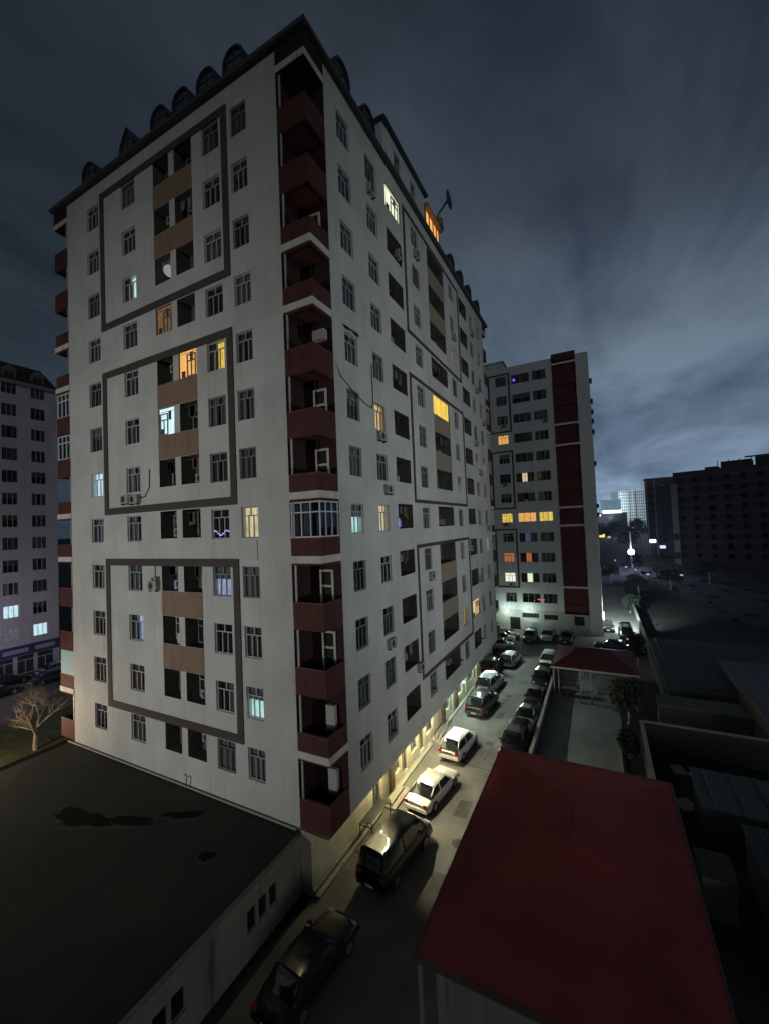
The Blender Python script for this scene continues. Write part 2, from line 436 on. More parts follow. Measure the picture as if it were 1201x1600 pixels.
wall_mb(FR, 1.55, 33.1, 2.85, TOP, holes).obj('wall', plaster, A); linings(FR, holes, A)
# hidden back and far sides, closed
bk = MB()
bk.quad((-21.1, 34.6, 0), (-1.75, 34.6, 0), (-1.75, 34.6, TOP), (-21.1, 34.6, TOP)).quad((-21.1, 0, 0), (-21.1, 34.6, 0), (-21.1, 34.6, TOP), (-21.1, 0, TOP))
bk.quad((-1.75, 34.6, 0), (-1.75, 33.1, 0), (-1.75, 33.1, TOP), (-1.75, 34.6, TOP))
bk.quad((-21.1, 0, TOP), (0, 0, TOP), (0, 34.6, TOP), (-21.1, 34.6, TOP))
bk.obj('wall', plaster, A)
# frames
def band_frame(fc, u0, u1, z0, z1, w, parent, t=.06, m=brown):
    mb = MB(); mb.box(u0, u1, -t, .02, z1-w, z1).box(u0, u1, -t, .02, z0, z0+w).box(u0, u0+w, -t, .02, z0+w, z1-w).box(u1-w, u1, -t, .02, z0+w, z1-w)
    return fc.local(mb).obj('facade_frame', m, parent)
for z0, z1 in ((29.85, 39.1), (17.85, 27.1), (5.75, 15.06)):
    band_frame(FL, -16.97, -5.16, z0, z1, .42, A)
    band_frame(FR, 10.85, 23.5, z0+.1, z1-.02, .24, A)
# beige spandrels
for r in (1, 2, 5, 6, 9, 10):
    zlo = bz(r+1)+zl1+.02; zhi = bz(r)+zl0-.02
    FL.local(MB().box(-11.40, -7.97, -.03, .02, zlo, zhi)).obj('beige_panel', beige, A)
    FR.local(MB().box(15.45, 19.30, -.03, .02, zlo, zhi)).obj('beige_panel', mat('beige_panel_dull', (.24, .20, .145), .85, .1, 1, .15, 20), A)
for c, (a, b) in LW.items():
    for r in range(1, 13):
        l_ = lit.get((c, r))
        window(FL, A, a, bz(r)+zw0, b-a, zw1-zw0, 'T', l_[0] if l_ else None, l_[1] if l_ else None)
for c, (a, b) in RW.items():
    for r in range(1, 13):
        l_ = lit.get((c, r))
        window(FR, A, a, bz(r)+zw0, b-a, zw1-zw0, 'T' if c in 'FGI' else 'V', l_[0] if l_ else None, l_[1] if l_ else None)
# purple light string in one window
st = MB()
for k in range(9):
    u = -6.95+k*.13; zc = bz(8)+.62+.12*math.cos(k*.9)
    st.box(u-.03, u+.03, .02, .08, zc-.03, zc+.03)
FL.local(st).obj('light_string', emit('violet_bulbs', (.5, .35, 1), 1.2, 0), A)
FR.local(MB().box(8.4, 9.1, .35, .4, bz(8)+.5, bz(8)+1.1).box(8.4, 8.62, .33, .39, bz(8)+1.2, bz(8)+1.6)).obj('blue_light', emit('blue_neon', (.25, .2, 1), .9, 0), A)

# loggias: back wall, door unit, clutter
def ac_unit(fc, u, z, d, parent, s=1.0):
    o = fc.local(MB().box(u, u+.78*s, d-.28, d, z, z+.52*s)).obj('air_conditioner', ac_white, parent, bevel=.015)
    m = MB(); c_ = (u+.3*s, z+.26*s); n = 14
    ring = [(c_[0]+.2*s*math.cos(2*math.pi*k/n), d-.285, c_[1]+.2*s*math.sin(2*math.pi*k/n)) for k in range(n)]
    m.v += ring; m.f.append(tuple(range(n)))
    fc.local(m).obj('fan_grille', ac_dark, o)
    fc.local(MB().box(u+.08, u+.12, d-.26, d+.0, z-.08, z-.003).box(u+.62*s, u+.66*s, d-.26, d, z-.08, z-.003)).obj('bracket', metal_dark, o)
    return o
backs = {('C1', 4): dim_o, ('C2', 5): warm_o, ('C1', 6): cold_w, ('H', 1): greenw, ('J', 5): warm_y, ('L', 11): warm_w, ('C1', 9): None}
for name, fc, a, b in (('C1', FL, -11.40, -9.96), ('C2', FL, -9.47, -7.97), ('H', FR, *RL['H']), ('J', FR, *RL['J']), ('L', FR, *RL['L'])):
    for r in range(1, 13):
        lm = backs.get((name, r))
        z0 = bz(r)+zl0; h = zl1-zl0
        dep = .10 if lm else (.84 if name[0] == 'C' else 1.24)
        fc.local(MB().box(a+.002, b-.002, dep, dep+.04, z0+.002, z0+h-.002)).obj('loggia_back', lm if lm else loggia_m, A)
        w = b-a
        if lm and name != 'J':
            fr, fr2, pm = win_meshes(w*.48, h*.8, 'D')
            o = inst('balcony_door', fr2, A, fc.at(a+w*random.choice([.06, .42]), dep-.165, z0+.02)); fc.local(MB().box(a+w*.12, a+w*.3, dep-.05, dep-.01, z0, z0+.4).box(a+.1, b-.1, dep-.06, dep-.045, z0+h*.86, z0+h*.875).box(a+w*.6, a+w*.74, dep-.05, dep-.01, z0+h*.55, z0+h*.87)).obj('balcony_clutter', curtC, A)
        elif not lm:
            fr, fr2, pm = win_meshes(min(1.2, w*.6), h*.86, 'D')
            o = inst('balcony_door', random.choice([fr, fr2]), A, fc.at(a+w*random.choice([.1, .3, .5])*.7, dep-.2, z0+.02))
            inst('room', back_mesh(min(1.2, w*.6), h*.86, dark_room), o, Matrix.Translation((0, -.17, 0)))
            if random.random() < .55: inst('curtain', curtain_mesh(min(1.2, w*.6)*.98, h*.84, random.choice(['full', 'left', 'sides']), random.choice([curtA, curtC])), o, Matrix.Translation((.01, -.07, 0)))
            for p in pm: inst('pane', p, o)
            if random.random() < .5: ac_unit(fc, b-.85, z0+random.choice([.1, .75]), dep-.16, A, .9)
            if random.random() < .45:
                q = MB(); 
                for k in range(3): q.box(a+.1, b-.1, .25+k*.16, .262+k*.16, z0+h-.16, z0+h-.145)
                for k in range(random.randint(2, 5)):
                    uu = a+.2+random.random()*(w-.6); q.box(uu, uu+.3, .25, .27, z0+h-.16-random.uniform(.4, .8), z0+h-.165)
                fc.local(q).obj('clothes_line', random.choice([curtA, curtC, metal_dark]), A)
# round pale lampshade in one loggia, white things in others
lb = MB(); cx_, cz_ = -10.55, bz(3)+1.25
for i in range(8):
    for k in range(14):
        def sp(i_, k_): t = math.pi*i_/8; p_ = 2*math.pi*k_/14; return (cx_+.33*math.sin(t)*math.cos(p_), .35+.33*math.sin(t)*math.sin(p_), cz_+.33*math.cos(t))
        lb.quad(sp(i, k), sp(i+1, k), sp(i+1, k+1), sp(i, k+1))
lb.obj('globe_lamp', emit('globe_glow', (.66, .68, .74), .50, .3, 1.2), A, smooth=True)
FL.local(MB().box(-11.0, -10.45, .5, .9, bz(9)+.45, bz(9)+.95)).obj('lit_cabinet', emit('cabinet_glow', (.45, .55, .9), .5, .5, 5), A)
FL.local(MB().box(-10.5, -9.98, .25, .6, bz(10)+.43, bz(10)+1.0)).obj('white_cabinet', mat('cabinet', (.5, .5, .46), .7), A)
FL.local(MB().box(-11.3, -10.0, 1.1, 1.15, bz(10)+.5, bz(10)+1.9)).obj('loggia_screen', emit('dim_purple', (.05, .045, .14), .5, .4), A)
# glazed tops of some loggias
ac_unit(FL, -14.9, bz(7)-.35, 0, A); ac_unit(FL, -14.0, bz(7)-.4, 0, A)
ac_unit(FL, -12.35, bz(9)+.45, 0, A); ac_unit(FL, -12.0, bz(9)+.95, 0, A, .5)
for u, z in ((5.75, bz(6)-.35), (6.35, bz(7)-.45), (5.9, bz(10)-.45), (10.0, bz(11)-.1), (9.3, bz(1)-2.4), (12.5, bz(1)-.5), (12.8, bz(9)-.4), (28.6, bz(3)-.3), (27.2, bz(5)-.3),
             (30.9, bz(4)-.4), (28.4, bz(6)-.3), (20.9, bz(2)-.4), (23.2, bz(9)+.9), (26.5, bz(10)+.6), (5.7, bz(1)-.5), (27.6, bz(1)-.4), (30.6, bz(8)-.3)):
    ac_unit(FR, u, z, 0, A)
# cables hanging on the walls
def cable(pts, r=.018): return MB().tube(pts, r, 5)
cable([(-.05, 1.55, bz(5)+.2), (.03, 2.1, bz(5)-.7), (.03, 3.2, bz(5)-1.15), (.03, 4.6, bz(5)-1.55), (.03, 5.25, bz(5)-1.6), (.03, 5.4, bz(5)-1.2), (.03, 5.4, bz(5)+1.0)], .03).obj('cable', metal_dark, A)
cable([(-13.3, -.03, bz(7)-.1), (-12.75, -.03, bz(7)+.0), (-12.35, -.03, bz(7)+.5), (-12.3, -.03, bz(7)+1.6)], .035).obj('cable', metal_dark, A)
cable([(-12.0, -.03, bz(9)+.95), (-11.95, -.03, bz(9)+2.1)], .03).obj('cable', metal_dark, A)
cable([(-3.9, -.02, bz(8)+.2), (-3.85, -.02, bz(8)-.8)], .012).obj('cable', metal_dark, A)
# drooping awning over one window
aw = MB()
for k in range(8):
    a0, a1 = 2.55+k*.19, 2.55+(k+1)*.19
    zt = bz(5)+2.2; aw.quad((.02, a0, zt), (.02, a1, zt), (.28, a1, zt-.25-.06*math.sin(k*1.1+1)), (.28, a0, zt-.25-.06*math.sin(k*1.1)))
aw.obj('window_awning', mat('awning_cloth', (.10, .11, .11), .9), A)
# graffiti scrawl on the left wall (two hooked strokes)
gr = MB()
for k in range(2):
    x = -9.85+k*.34
    gr.tube([(x, -.012, 3.12), (x+.13, -.012, 3.2), (x+.25, -.012, 3.1), (x+.17, -.012, 2.86), (x+.13, -.012, 2.66)], .028, 4)
gr.obj('wall_scrawl', metal_dark, A)

# corner balconies
def corner(parent, cx0, cy0, sxx, syy, wx, wy, specials):
    """outer corner at (cx0,cy0); block runs wx towards sxx and wy towards syy"""
    def bx(mb, a0, a1, b0, b1, z0, z1):
        xs = sorted((cx0+sxx*a0, cx0+sxx*a1)); ys = sorted((cy0+syy*b0, cy0+syy*b1)); mb.box(xs[0], xs[1], ys[0], ys[1], z0, z1); return mb
    # inner walls
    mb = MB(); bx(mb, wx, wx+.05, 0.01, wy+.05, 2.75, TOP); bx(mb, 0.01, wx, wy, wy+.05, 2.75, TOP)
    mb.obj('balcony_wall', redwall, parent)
    for r in range(1, 13):
        b = bz(r)
        pb = MB(); t = .12
        bx(pb, 0, wx-.003, 0, t, b-1.05, b+.2); bx(pb, 0, t, t, wy-.003, b-1.05, b+.2); bx(pb, t, wx-.003, t, wy-.003, b-.9, b-.76)
        po = pb.obj('corner_balcony', red, parent)
        bx(MB(), wx-.22, wx-.15, .03, .10, b+.2, b+1.95).obj('post', upvc, po)
        rail = MB(); bx(rail, -.02, wx-.003, -.02, t+.02, b+.2, b+.235); bx(rail, -.02, t+.02, t+.02, wy-.003, b+.2, b+.235); rail.obj('coping', mat('coping', (.13, .06, .05), .6), po)
        if r in (3, 4, 7, 8, 11) or r == 1:
            wb = MB(); zb = b-1.02 if r != 1 else b+2.05
            if r in (3, 7, 11): zb = b-.95
            if r in (4, 8): zb = b-.95
            bx(wb, -.04, wx-.003, -.04, -.004, zb, zb+.34); bx(wb, -.04, -.004, -.004, wy-.003, zb, zb+.34)
            wb.obj('white_band', whiteband, po)
        # door and window frame on the inner wall
        kd = specials.get(r)
        if kd == 'door':
            dm = MB(); x0, x1 = .45, 1.25; y0, y1 = wy-.09, wy-.03
            bx(dm, x0, x0+.1, y0, y1, b-.7, b+1.6); bx(dm, x1-.1, x1, y0, y1, b-.7, b+1.6); bx(dm, x0+.1, x1-.1, y0, y1, b+1.5, b+1.6); bx(dm, x0+.1, x1-.1, y0, y1, b+.75, b+.85)
            d_ = dm.obj('balcony_door', mat('door_white', (.5, .47, .42), .6), po)
            bx(MB(), x0+.1, x1-.1, wy-.03, wy-.02, b-.7, b+1.5).obj('pane', dark_room, d_)
        elif kd == 'ac':
            bx(MB(), .25, .95, wy-.4, wy-.08, b+.95, b+1.45).obj('air_conditioner', ac_white, po, bevel=.02)
        elif kd == 'white':
            bx(MB(), .5, 1.0, wy-.3, wy-.1, b-.1, b+1.1).obj('cupboard', mat('cupboard', (.42, .42, .40), .7), po)
        elif kd == 'glazed':
            gm = MB(); y = .03
            z0, z1 = b+.24, b+1.92
            zt = z0+1.15
            for lo, hi in ((z0, z0+.06), (zt, zt+.06), (z1-.06, z1)):
                bx(gm, 0.0, wx-.01, y, y+.06, lo, hi); bx(gm, y, y+.06, y+.06, wy-.01, lo, hi)
            for q in (0.02, .32, .62, .95):
                bx(gm, wx*q, wx*q+.05, y-.003, y+.057, z0+.06, z1-.06)
            for q in (.3, .62, .94): bx(gm, y-.003, y+.057, wy*q, wy*q+.05, z0+.06, z1-.06)
            go = gm.obj('balcony_glazing', mat('glazing_white', (.6, .62, .66), .5), po)
            pq = MB()
            bx(pq, .07, wx-.02, y+.065, y+.07, z0+.06, z1-.06); bx(pq, y+.065, y+.07, .08, wy-.02, z0+.06, z1-.06)
            pq.obj('pane', glass, go)
            bx(MB(), .9, 1.15, .3, .34, z0, z1-.1).obj('curtain', curtB, go)
            bx(MB(), 1.45, 1.7, .3, .34, z0, z1-.1).obj('curtain', curtB, go)
            bx(MB(), .3, .34, .2, 1.4, z0, z0+1.1).obj('painted_reflection', mat('reflection_blue', (.10, .13, .28), .6), go)  # blue panel whose colour stands in for a reflection in the glazing
        elif kd == 'glass':
            gm = MB(); bx(gm, 0.02, wx-.05, .02, .05, b+.24, b+1.9)
            gm.obj('balcony_glazing', mat('frosted_glass', (.42, .60, .60), .3), po)
    # closing soffit over the top storey and under the last
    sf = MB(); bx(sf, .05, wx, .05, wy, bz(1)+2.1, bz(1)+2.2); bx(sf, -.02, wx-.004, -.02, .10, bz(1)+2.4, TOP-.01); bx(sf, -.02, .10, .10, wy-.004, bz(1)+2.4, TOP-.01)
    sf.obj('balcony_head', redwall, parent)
corner(A, 0, 0, -1, 1, 1.75, 1.55, {1: None, 5: 'ac', 6: 'door', 7: 'door', 8: 'glazed', 9: 'door', 10: 'door', 11: 'white', 12: 'white', 3: 'door', 4: None})
corner(A, -22.85, 0, 1, 1, 1.75, 1.55, {8: 'door', 9: 'door', 11: 'glass', 5: 'glazed', 6: 'glazed'})
corner(A, 0, 34.65, -1, -1, 1.75, 1.55, {3: 'glazed', 5: 'glazed', 8: 'glazed'})
MB().box(-.9, -.4, 33.6, 33.8, bz(7)+.4, bz(7)+1.5).obj('room_light', warm_w, A)
MB().quad((-1.55, -.2, 0), (-1.0, -.2, 0), (-1.0, -.2, 2.76), (-1.55, -.2, 2.76)).quad((-1.75, -.2, 2.74), (0, -.2, 2.745), (0, 1.6, 2.745), (-1.75, 1.6, 2.74)).obj('wall', mat('corner_render', (.30, .28, .22), .9, .1, 1), A)
# overhang soffit, ground floor wall, pilasters
MB().box(-1.0, 0, 1.55, 33.1, 2.75, 2.848).obj('soffit', whiteband, A)
FG = Face((-1.0, 0, 0), R(90))
gh = []
shops = []
y = 7.0
for (a, b, kind) in ((5.35, 6.35, 'door'), (8.1, 9.0, 'win'), (9.25, 10.1, 'door'), (10.6, 11.8, 'win'), (12.1, 13.0, 'door'), (13.4, 14.8, 'win'), (17.3, 18.6, 'win'), (18.8, 19.6, 'door'), (21.0, 22.4, 'win'), (22.8, 23.6, 'door'), (24.4, 26.0, 'win'), (26.5, 27.3, 'door'), (28.4, 30.2, 'win')):
    z0, z1 = (.15, 2.35) if kind == 'door' else (.75, 2.35)
    gh.append((a, b, z0, z1, .2)); shops.append((a, b, z0, z1, kind))
wall_mb(FG, -.2, 34.6, 0, 2.76, gh).obj('wall', cream, A)
for (a, b, z0, z1, kind) in shops:
    fr, fr2, pm = win_meshes(b-a, z1-z0, 'G' if kind == 'win' else 'D')
    o = inst('shop_'+('window' if kind == 'win' else 'door'), fr, A, FG.at(a, .02, z0))
    for p in pm: inst('pane', p, o)
    inst('shutter', curtain_mesh(b-a, z1-z0, 'full', mat('pale_shutter', (.62, .59, .46), .8, objrand=.4)), o, Matrix.Translation((0, -.06, 0)))
for a in (7.3, 16.7, 20.1, 27.6): FG.local(MB().box(a, a+.42, -.22, 0, 0, 2.75)).obj('pilaster', marble, A)
MB().box(-.98, -.86, -.2, 5.3, 0, .28).obj('plinth', concrete, A)
MB().box(-.98, -.86, 8.0, 16.6, 0, .12).obj('plinth', concrete, A)
# wall lamps at the edge of the overhang
def wall_lamp(y, e, col, x=-.25, vis=.09):
    x = -.42
    o = MB().box(x-.10, x+.10, y-.16, y+.16, 2.66, 2.749).obj('wall_lamp', emit('lampglow_%d' % int(y), col, 5.0, 0), A)
    light('lamp_light', (x, y, 2.55), e, col, o, .10)
WARM = (1.0, .86, .45); COOL = (.78, 1.0, .86)
wall_lamp(5.6, 130, WARM); wall_lamp(8.4, 300, WARM); wall_lamp(10.8, 260, (1.0, .90, .52)); wall_lamp(13.6, 280, (1.0, .94, .62)); wall_lamp(18.4, 240, COOL); wall_lamp(21.5, 230, COOL); wall_lamp(27.0, 180, COOL)
MB().box(.01, .14, 19.45, 19.6, 2.62, 2.76).obj('wall_lamp', emit('small_lamp', (.9, 1, .95), 3, 0), A)
def flood(y, e, col, tilt=36, z=4.7, size=84):
    o = MB().box(.01, .34, y-.08, y+.08, z, z+.08).obj('flood_lamp', metal_dark, A)
    light('lamp_light', (.30, y, z-.03), e, col, o, .08, 'SPOT', (0, R(-tilt), 0), size, .5)
flood(6.0, 1500, (1.0, .88, .60)); flood(12.5, 950, (1.0, .94, .70)); flood(19.0, 1000, (.86, 1.0, .86)); flood(26.0, 1000, (.80, 1.0, .93)); flood(33.0, 1000, (.80, 1.0, .93))

# eaves, mansard and dormers
ev = MB()
ev.box(-22.9, .30, -.30, -.002, TOP+.10, TOP+.32).box(.002, .30, 0, 34.9, TOP+.10, TOP+.32).box(-22.9, 0, 0, 34.9, TOP+.02, TOP+.30)
roof = ev.obj('roof', mat('eaves', (.055, .057, .062), .7), A)
mn = MB()
mn.quad((-22.9, -.30, TOP+.325), (.30, -.30, TOP+.325), (-1.0, 1.0, TOP+1.9), (-21.8, 1.0, TOP+1.9))
mn.quad((.30, -.30, TOP+.325), (.30, 34.9, TOP+.325), (-1.0, 33.8, TOP+1.9), (-1.0, 1.0, TOP+1.9))
mn.quad((-21.8, 1, TOP+1.9), (-1, 1, TOP+1.9), (-1, 33.8, TOP+1.9), (-21.8, 33.8, TOP+1.9))
mn.obj('roof_slope', roofblue, roof)
def dormer(fc, u, w=1.5, h=1.28, gable=False, parent=roof):
    mb = MB(); n = 12; z0 = TOP+.33; y0 = -.12; y1 = 1.3
    prof = [(-w/2, 0), (-w/2, h-w/2)] + [(w/2*math.sin(-math.pi/2+math.pi*k/n), h-w/2+w/2*math.cos(-math.pi/2+math.pi*k/n)) for k in range(1, n)] + [(w/2, h-w/2), (w/2, 0)]
    if gable: prof = [(-w/2, 0), (-w/2, .5), (0, h), (w/2, .5), (w/2, 0)]
    m = len(prof)
    for k in range(m-1):
        (a, b), (c, d) = prof[k], prof[k+1]
        mb.quad((u+a, y0-.12, z0+b), (u+c, y0-.12, z0+d), (u+c, y1, z0+d), (u+a, y1, z0+b))
    q = [(x*.84, zz_*.92) for x, zz_ in prof]
    for k in range(m-1):
        (a, b), (c, d) = prof[k], prof[k+1]; (e_, f_), (g_, h_) = q[k], q[k+1]
        mb.quad((u+a, y0-.12, z0+b), (u+c, y0-.12, z0+d), (u+g_, y0-.12, z0+h_), (u+e_, y0-.12, z0+f_))
        mb.quad((u+g_, y0-.12, z0+h_), (u+e_, y0-.12, z0+f_), (u+e_, y0, z0+f_), (u+g_, y0, z0+h_))
    o = fc.local(mb).obj('dormer', roofblue, parent, smooth=False)
    pn = MB(); i = len(pn.v); pn.v += [(u+a, y0, z0+b) for a, b in q]; pn.f.append(tuple(range(m))); 
    fc.local(pn)
    p = pn.obj('dormer_window', mat('dormer_glass', (.05, .06, .08), .12, spec=.8), parent)
    bars = MB().box(u-.03, u+.03, y0-.03, y0-.003, z0, z0+h*.9).box(u-w*.4, u+w*.4, y0-.028, y0-.005, z0+h*.5, z0+h*.5+.05)
    fc.local(bars).obj('dormer_bar', metal_dark, parent)
for u in (-4.35, -6.42, -8.46, -10.45, -17.9): dormer(FL, u)
dormer(FL, -13.6, 1.5, 1.6, True)
for u in (3.15, 6.0, 21.6, 24.5, 27.4, 30.9): dormer(FR, u)
# penthouse storey and the lit terrace beside it
ph = wall_mb(Face((-.25, 0, 0), R(90)), 8.7, 16.0, TOP+.33, TOP+3.4, [(10.4, 11.4, TOP+1.4, TOP+2.8, .3), (13.2, 14.2, TOP+1.4, TOP+2.8, .3)])
ph.quad((-.25, 8.7, TOP+.33), (-5, 8.7, TOP+.33), (-5, 8.7, TOP+3.4), (-.25, 8.7, TOP+3.4)).quad((-.25, 16, TOP+.33), (-5, 16, TOP+.33), (-5, 16, TOP+3.4), (-.25, 16, TOP+3.4))
pho = ph.obj('penthouse', plaster_cool, roof)
MB().box(-5.3, .05, 8.45, 16.25, TOP+3.41, TOP+3.58).obj('penthouse_roof', roofblue, roof)
Fp = Face((-.25, 0, 0), R(90))
for u in (10.4, 13.2):
    fr, fr2, pm = win_meshes(1.0, 1.4, 'G'); o = inst('penthouse_window', fr2, roof, Fp.at(u, 0, TOP+1.4)); inst('room', back_mesh(1.0, 1.4, dark_room), o, Matrix.Translation((0, -.05, 0)))
MB().box(-.27, .10, 12.6, 13.4, TOP+.5, TOP+1.0).obj('roof_air_conditioner', ac_white, roof)
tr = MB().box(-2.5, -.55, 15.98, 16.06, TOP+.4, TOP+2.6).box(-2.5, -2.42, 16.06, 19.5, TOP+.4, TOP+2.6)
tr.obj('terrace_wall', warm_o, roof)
tf = MB().box(-.28, -.18, 15.2+.85, 16.2, TOP+.33, TOP+2.6).box(-.28, -.18, 19.4, 19.5, TOP+.33, TOP+2.6)
for a in (17.0, 17.9, 18.7): tf.box(-.27, -.19, a, a+.07, TOP+.4, TOP+2.55)
tf.box(-.28, -.18, 16.2, 19.4, TOP+.33, TOP+.45).box(-2.55, .1, 15.9, 19.7, TOP+2.6, TOP+2.74)
tf.obj('terrace_frame', mat('terrace_wood', (.22, .12, .06), .7), roof)
MB().box(-.35, -.30, 16.1, 19.45, TOP+.45, TOP+2.58).obj('terrace_glass', warm_o, roof)
MB().box(-.15, -.02, 16.25, 16.75, TOP+.5, TOP+1.0).obj('terrace_lamp', emit('terrace_lamp_glow', (1, .93, .75), 3, 0), roof)
dish = thing('satellite_dish', 'dark satellite dish on a slanted arm above the orange lit rooftop terrace', 'satellite dish', (0, 18.6, TOP+2.74))
MB().tube([(-.3, 0, 0), (.1, .1, .9), (.9, .3, 1.9)], .09, 8).obj('arm', metal_dark, dish)
dm = MB(); n = 16
for i in range(3):
    for k in range(n):
        def q_(i_, k_): rr = .75*i_/3; t = 2*math.pi*k_/n; return Vector((.9+.25*(rr*rr)+.0, .3+rr*math.cos(t), 1.9+rr*math.sin(t)))
        dm.quad(q_(i, k), q_(i+1, k), q_(i+1, k+1), q_(i, k+1))
do = dm.obj('reflector', metal_dark, dish); so_ = do.modifiers.new('thickness', 'SOLIDIFY'); so_.thickness = .04
for k, (a, b) in enumerate(((19.9, .8), (20.3, .55))):
    pass
t2 = thing('roof_tank', 'small dull yellow water tank on the roof behind the lit terrace', 'tank', (-.2, 19.3, TOP+2.74))
MB().tube([(0, 0, .12), (0, 0, .75)], .45, 14).obj('drum', mat('tank_yellow', (.16, .14, .06), .7), t2); MB().tube([(0, 0, .752), (0, 0, .86)], [.46, .2], 14).obj('lid', metal_dark, t2)
MB().box(-.4, .4, -.35, .35, 0, .118).obj('stand', metal_dark, t2)

# ------------------------------------------------------------------ low annex with the flat felt roof
X = thing('flat_roofed_annex', 'low annex with a dark stained flat roof in front of the apartment block', 'annex building')
AX0, AX1, AY0, AY1, AZ = -22.2, -1.55, -30.0, -.004, 2.55
MB().quad((AX0, AY0, AZ), (AX1, AY0, AZ), (AX1, AY1, AZ), (AX0, AY1, AZ)).obj('roof', felt, X)
Fx = Face((AX1, 0, 0), R(90))
groups_w = [(-3.5, -1.72), (-7.9, -6.05), (-12.6, -10.4), (-17.2, -15.2)]
gh = []
for a, b in groups_w:
    w3 = (b-a)/3
    for k in range(3): gh.append((a+k*w3+.02, a+(k+1)*w3-.06, .95, 1.80, .2))
wall_mb(Fx, AY0, -.01, 0, AZ-.01, gh).obj('wall', mat('annex_wall', (.30, .29, .24), .9, .12, .6, .3, 12, stain=.25), X)
for (a, b, c, d, _) in gh:
    fr, fr2, pm = win_meshes(b-a, d-c, 'V'); 
    f_ = MB().box(0, b-a, .08, .12, 0, .04).box(0, b-a, .08, .12, d-c-.04, d-c).box(0, .04, .08, .12, .04, d-c-.04).box(b-a-.04, b-a, .08, .12, .04, d-c-.04)
    o = inst('window', f_.mesh('window', upvc_dim), X, Fx.at(a, 0, c)); inst('pane', MB().quad((0, .1, 0), (b-a, .1, 0), (b-a, .1, d-c), (0, .1, d-c)).mesh('pane', mat('black_glass', (.006, .006, .008), .08, spec=.7)), o)
MB().box(AX1-.12, AX1+.05, AY0, -.02, AZ-.009, AZ+.05).obj('roof_edge', mat('annex_edge', (.16, .16, .13), .8, .2, 2), X)
MB().box(AX0-.05, AX0+.15, AY0, -.02, AZ-.3, AZ+.08).obj('roof_edge', mat('annex_edge_dark', (.03, .034, .02), .9), X)
MB().box(AX0, AX0+.02, AY0, -.02, 0, AZ-.01).obj('wall', concrete_d, X)
MB().tube([(AX0+.5, -.12, AZ+.09), (-9.3, -.12, AZ+.09), (-1.9, -.12, AZ+.07)], .055, 6).obj('pipe', mat('pipe_pale', (.28, .28, .24), .7), X)
for k, (vx, vy) in enumerate(((-16.5, -8.5), (-19.0, -11.5))):
    vp = MB().tube([(vx, vy, AZ), (vx, vy, AZ+.45)], .09, 10).obj('vent_pipe', metal_dark, X); MB().tube([(vx, vy, AZ+.452), (vx, vy, AZ+.52)], [.17, .05], 10).obj('vent_cowl', metal_dark, vp)
# puddles: standing water of irregular outline
water = mat('standing_water', (.006, .007, .005), .8, spec=.1); silt = mat('dried_silt', (.040, .044, .030), .9, .45, 1.6, .3, 8)
def blob(cx0, cy0, rx, ry, rot, n=90, seed=1, rough=.28):
    rnd = random.Random(seed); ph_ = [rnd.uniform(0, 6.28) for _ in range(5)]
    pts = []
    for k in range(n):
        t = 2*math.pi*k/n; r_ = 1+rough*(math.sin(2*t+ph_[0])*.5+math.sin(3*t+ph_[1])*.5+math.sin(5*t+ph_[2])*.35+math.sin(7*t+ph_[3])*.2+math.sin(13*t+ph_[4])*.14+math.sin(23*t+ph_[1])*.09)
        x_, y_ = rx*r_*math.cos(t), ry*r_*math.sin(t)
        pts.append((cx0+x_*math.cos(rot)-y_*math.sin(rot), cy0+x_*math.sin(rot)+y_*math.cos(rot)))
    return pts
for k, (a, b, c, d, e) in enumerate(((-12.4, -3.9, 1.5, .55, .15), (-9.9, -3.0, 1.4, .28, .4), (-7.8, -1.6, 1.2, .22, .45), (-4.5, -2.9, .35, .26, .6))):
    m = MB(); pts = blob(a, b, c, d, e, seed=k+4); m.v += [(x, y, AZ+.008+k*.001) for x, y in pts]; m.f.append(tuple(range(len(pts)))); m.obj('puddle', water, X)
    m = MB(); pts = blob(a+.05, b-.1, c*1.16, d*1.35, e, seed=k+4); m.v += [(x, y, AZ+.002+k*.0005) for x, y in pts]; m.f.append(tuple(range(len(pts)))); m.obj('silt_patch', silt, X)

# ------------------------------------------------------------------ basement steps rail, bench frames by the shops
sg = thing('stair_canopy', 'slatted metal canopy frame over the basement steps beside the lit wall', 'canopy frame', (-.86, 4.6, 0))
for k in range(7): MB().box(.04+k*.11, .09+k*.11, -1.0, 1.1, .80+.03*k, .84+.03*k).obj('slat', metal_dark, sg)
for a, b in ((.02, -1.0), (.74, -1.0), (.02, 1.06), (.74, 1.06)): MB().box(a, a+.05, b, b+.05, 0, .8+.2*a).obj('leg', metal_dark, sg)
MB().box(0, .8, -1.02, -.97, .74, .78).obj('rail', metal_dark, sg); MB().box(0, .8, 1.07, 1.12, .74, .78).obj('rail', metal_dark, sg)
st_ = thing('entrance_step', 'pale concrete entrance step in front of the dark pilaster by the shop doors', 'step', (-.8, 7.2, 0))
MB().box(0, .75, -1.0, 1.1, 0, .14).obj('tread', pave, st_); MB().box(0, .45, -.8, .9, .143, .27).obj('tread', pave, st_)
s3 = thing('entrance_steps', 'long low entrance steps with bluish light on them beside the hatchback', 'steps', (-.8, 15.2, 0))
for k in range(4): MB().box(.0, .9-k*.2, -1.4, 1.4, .08*k+.0015*k, .08*(k+1)).obj('tread', pave, s3)
for k in range(3): MB().tube([(.25+k*.28, -1.2, .35), (.25+k*.28, -1.2, .85), (.25+k*.28, 1.0, .85), (.25+k*.28, 1.0, .35)], .025, 6).obj('handrail', metal_dark, s3)
kb = thing('kerb', 'pale kerb ledge at the foot of the lit shop wall', 'kerb'); kb['kind'] = 'structure'
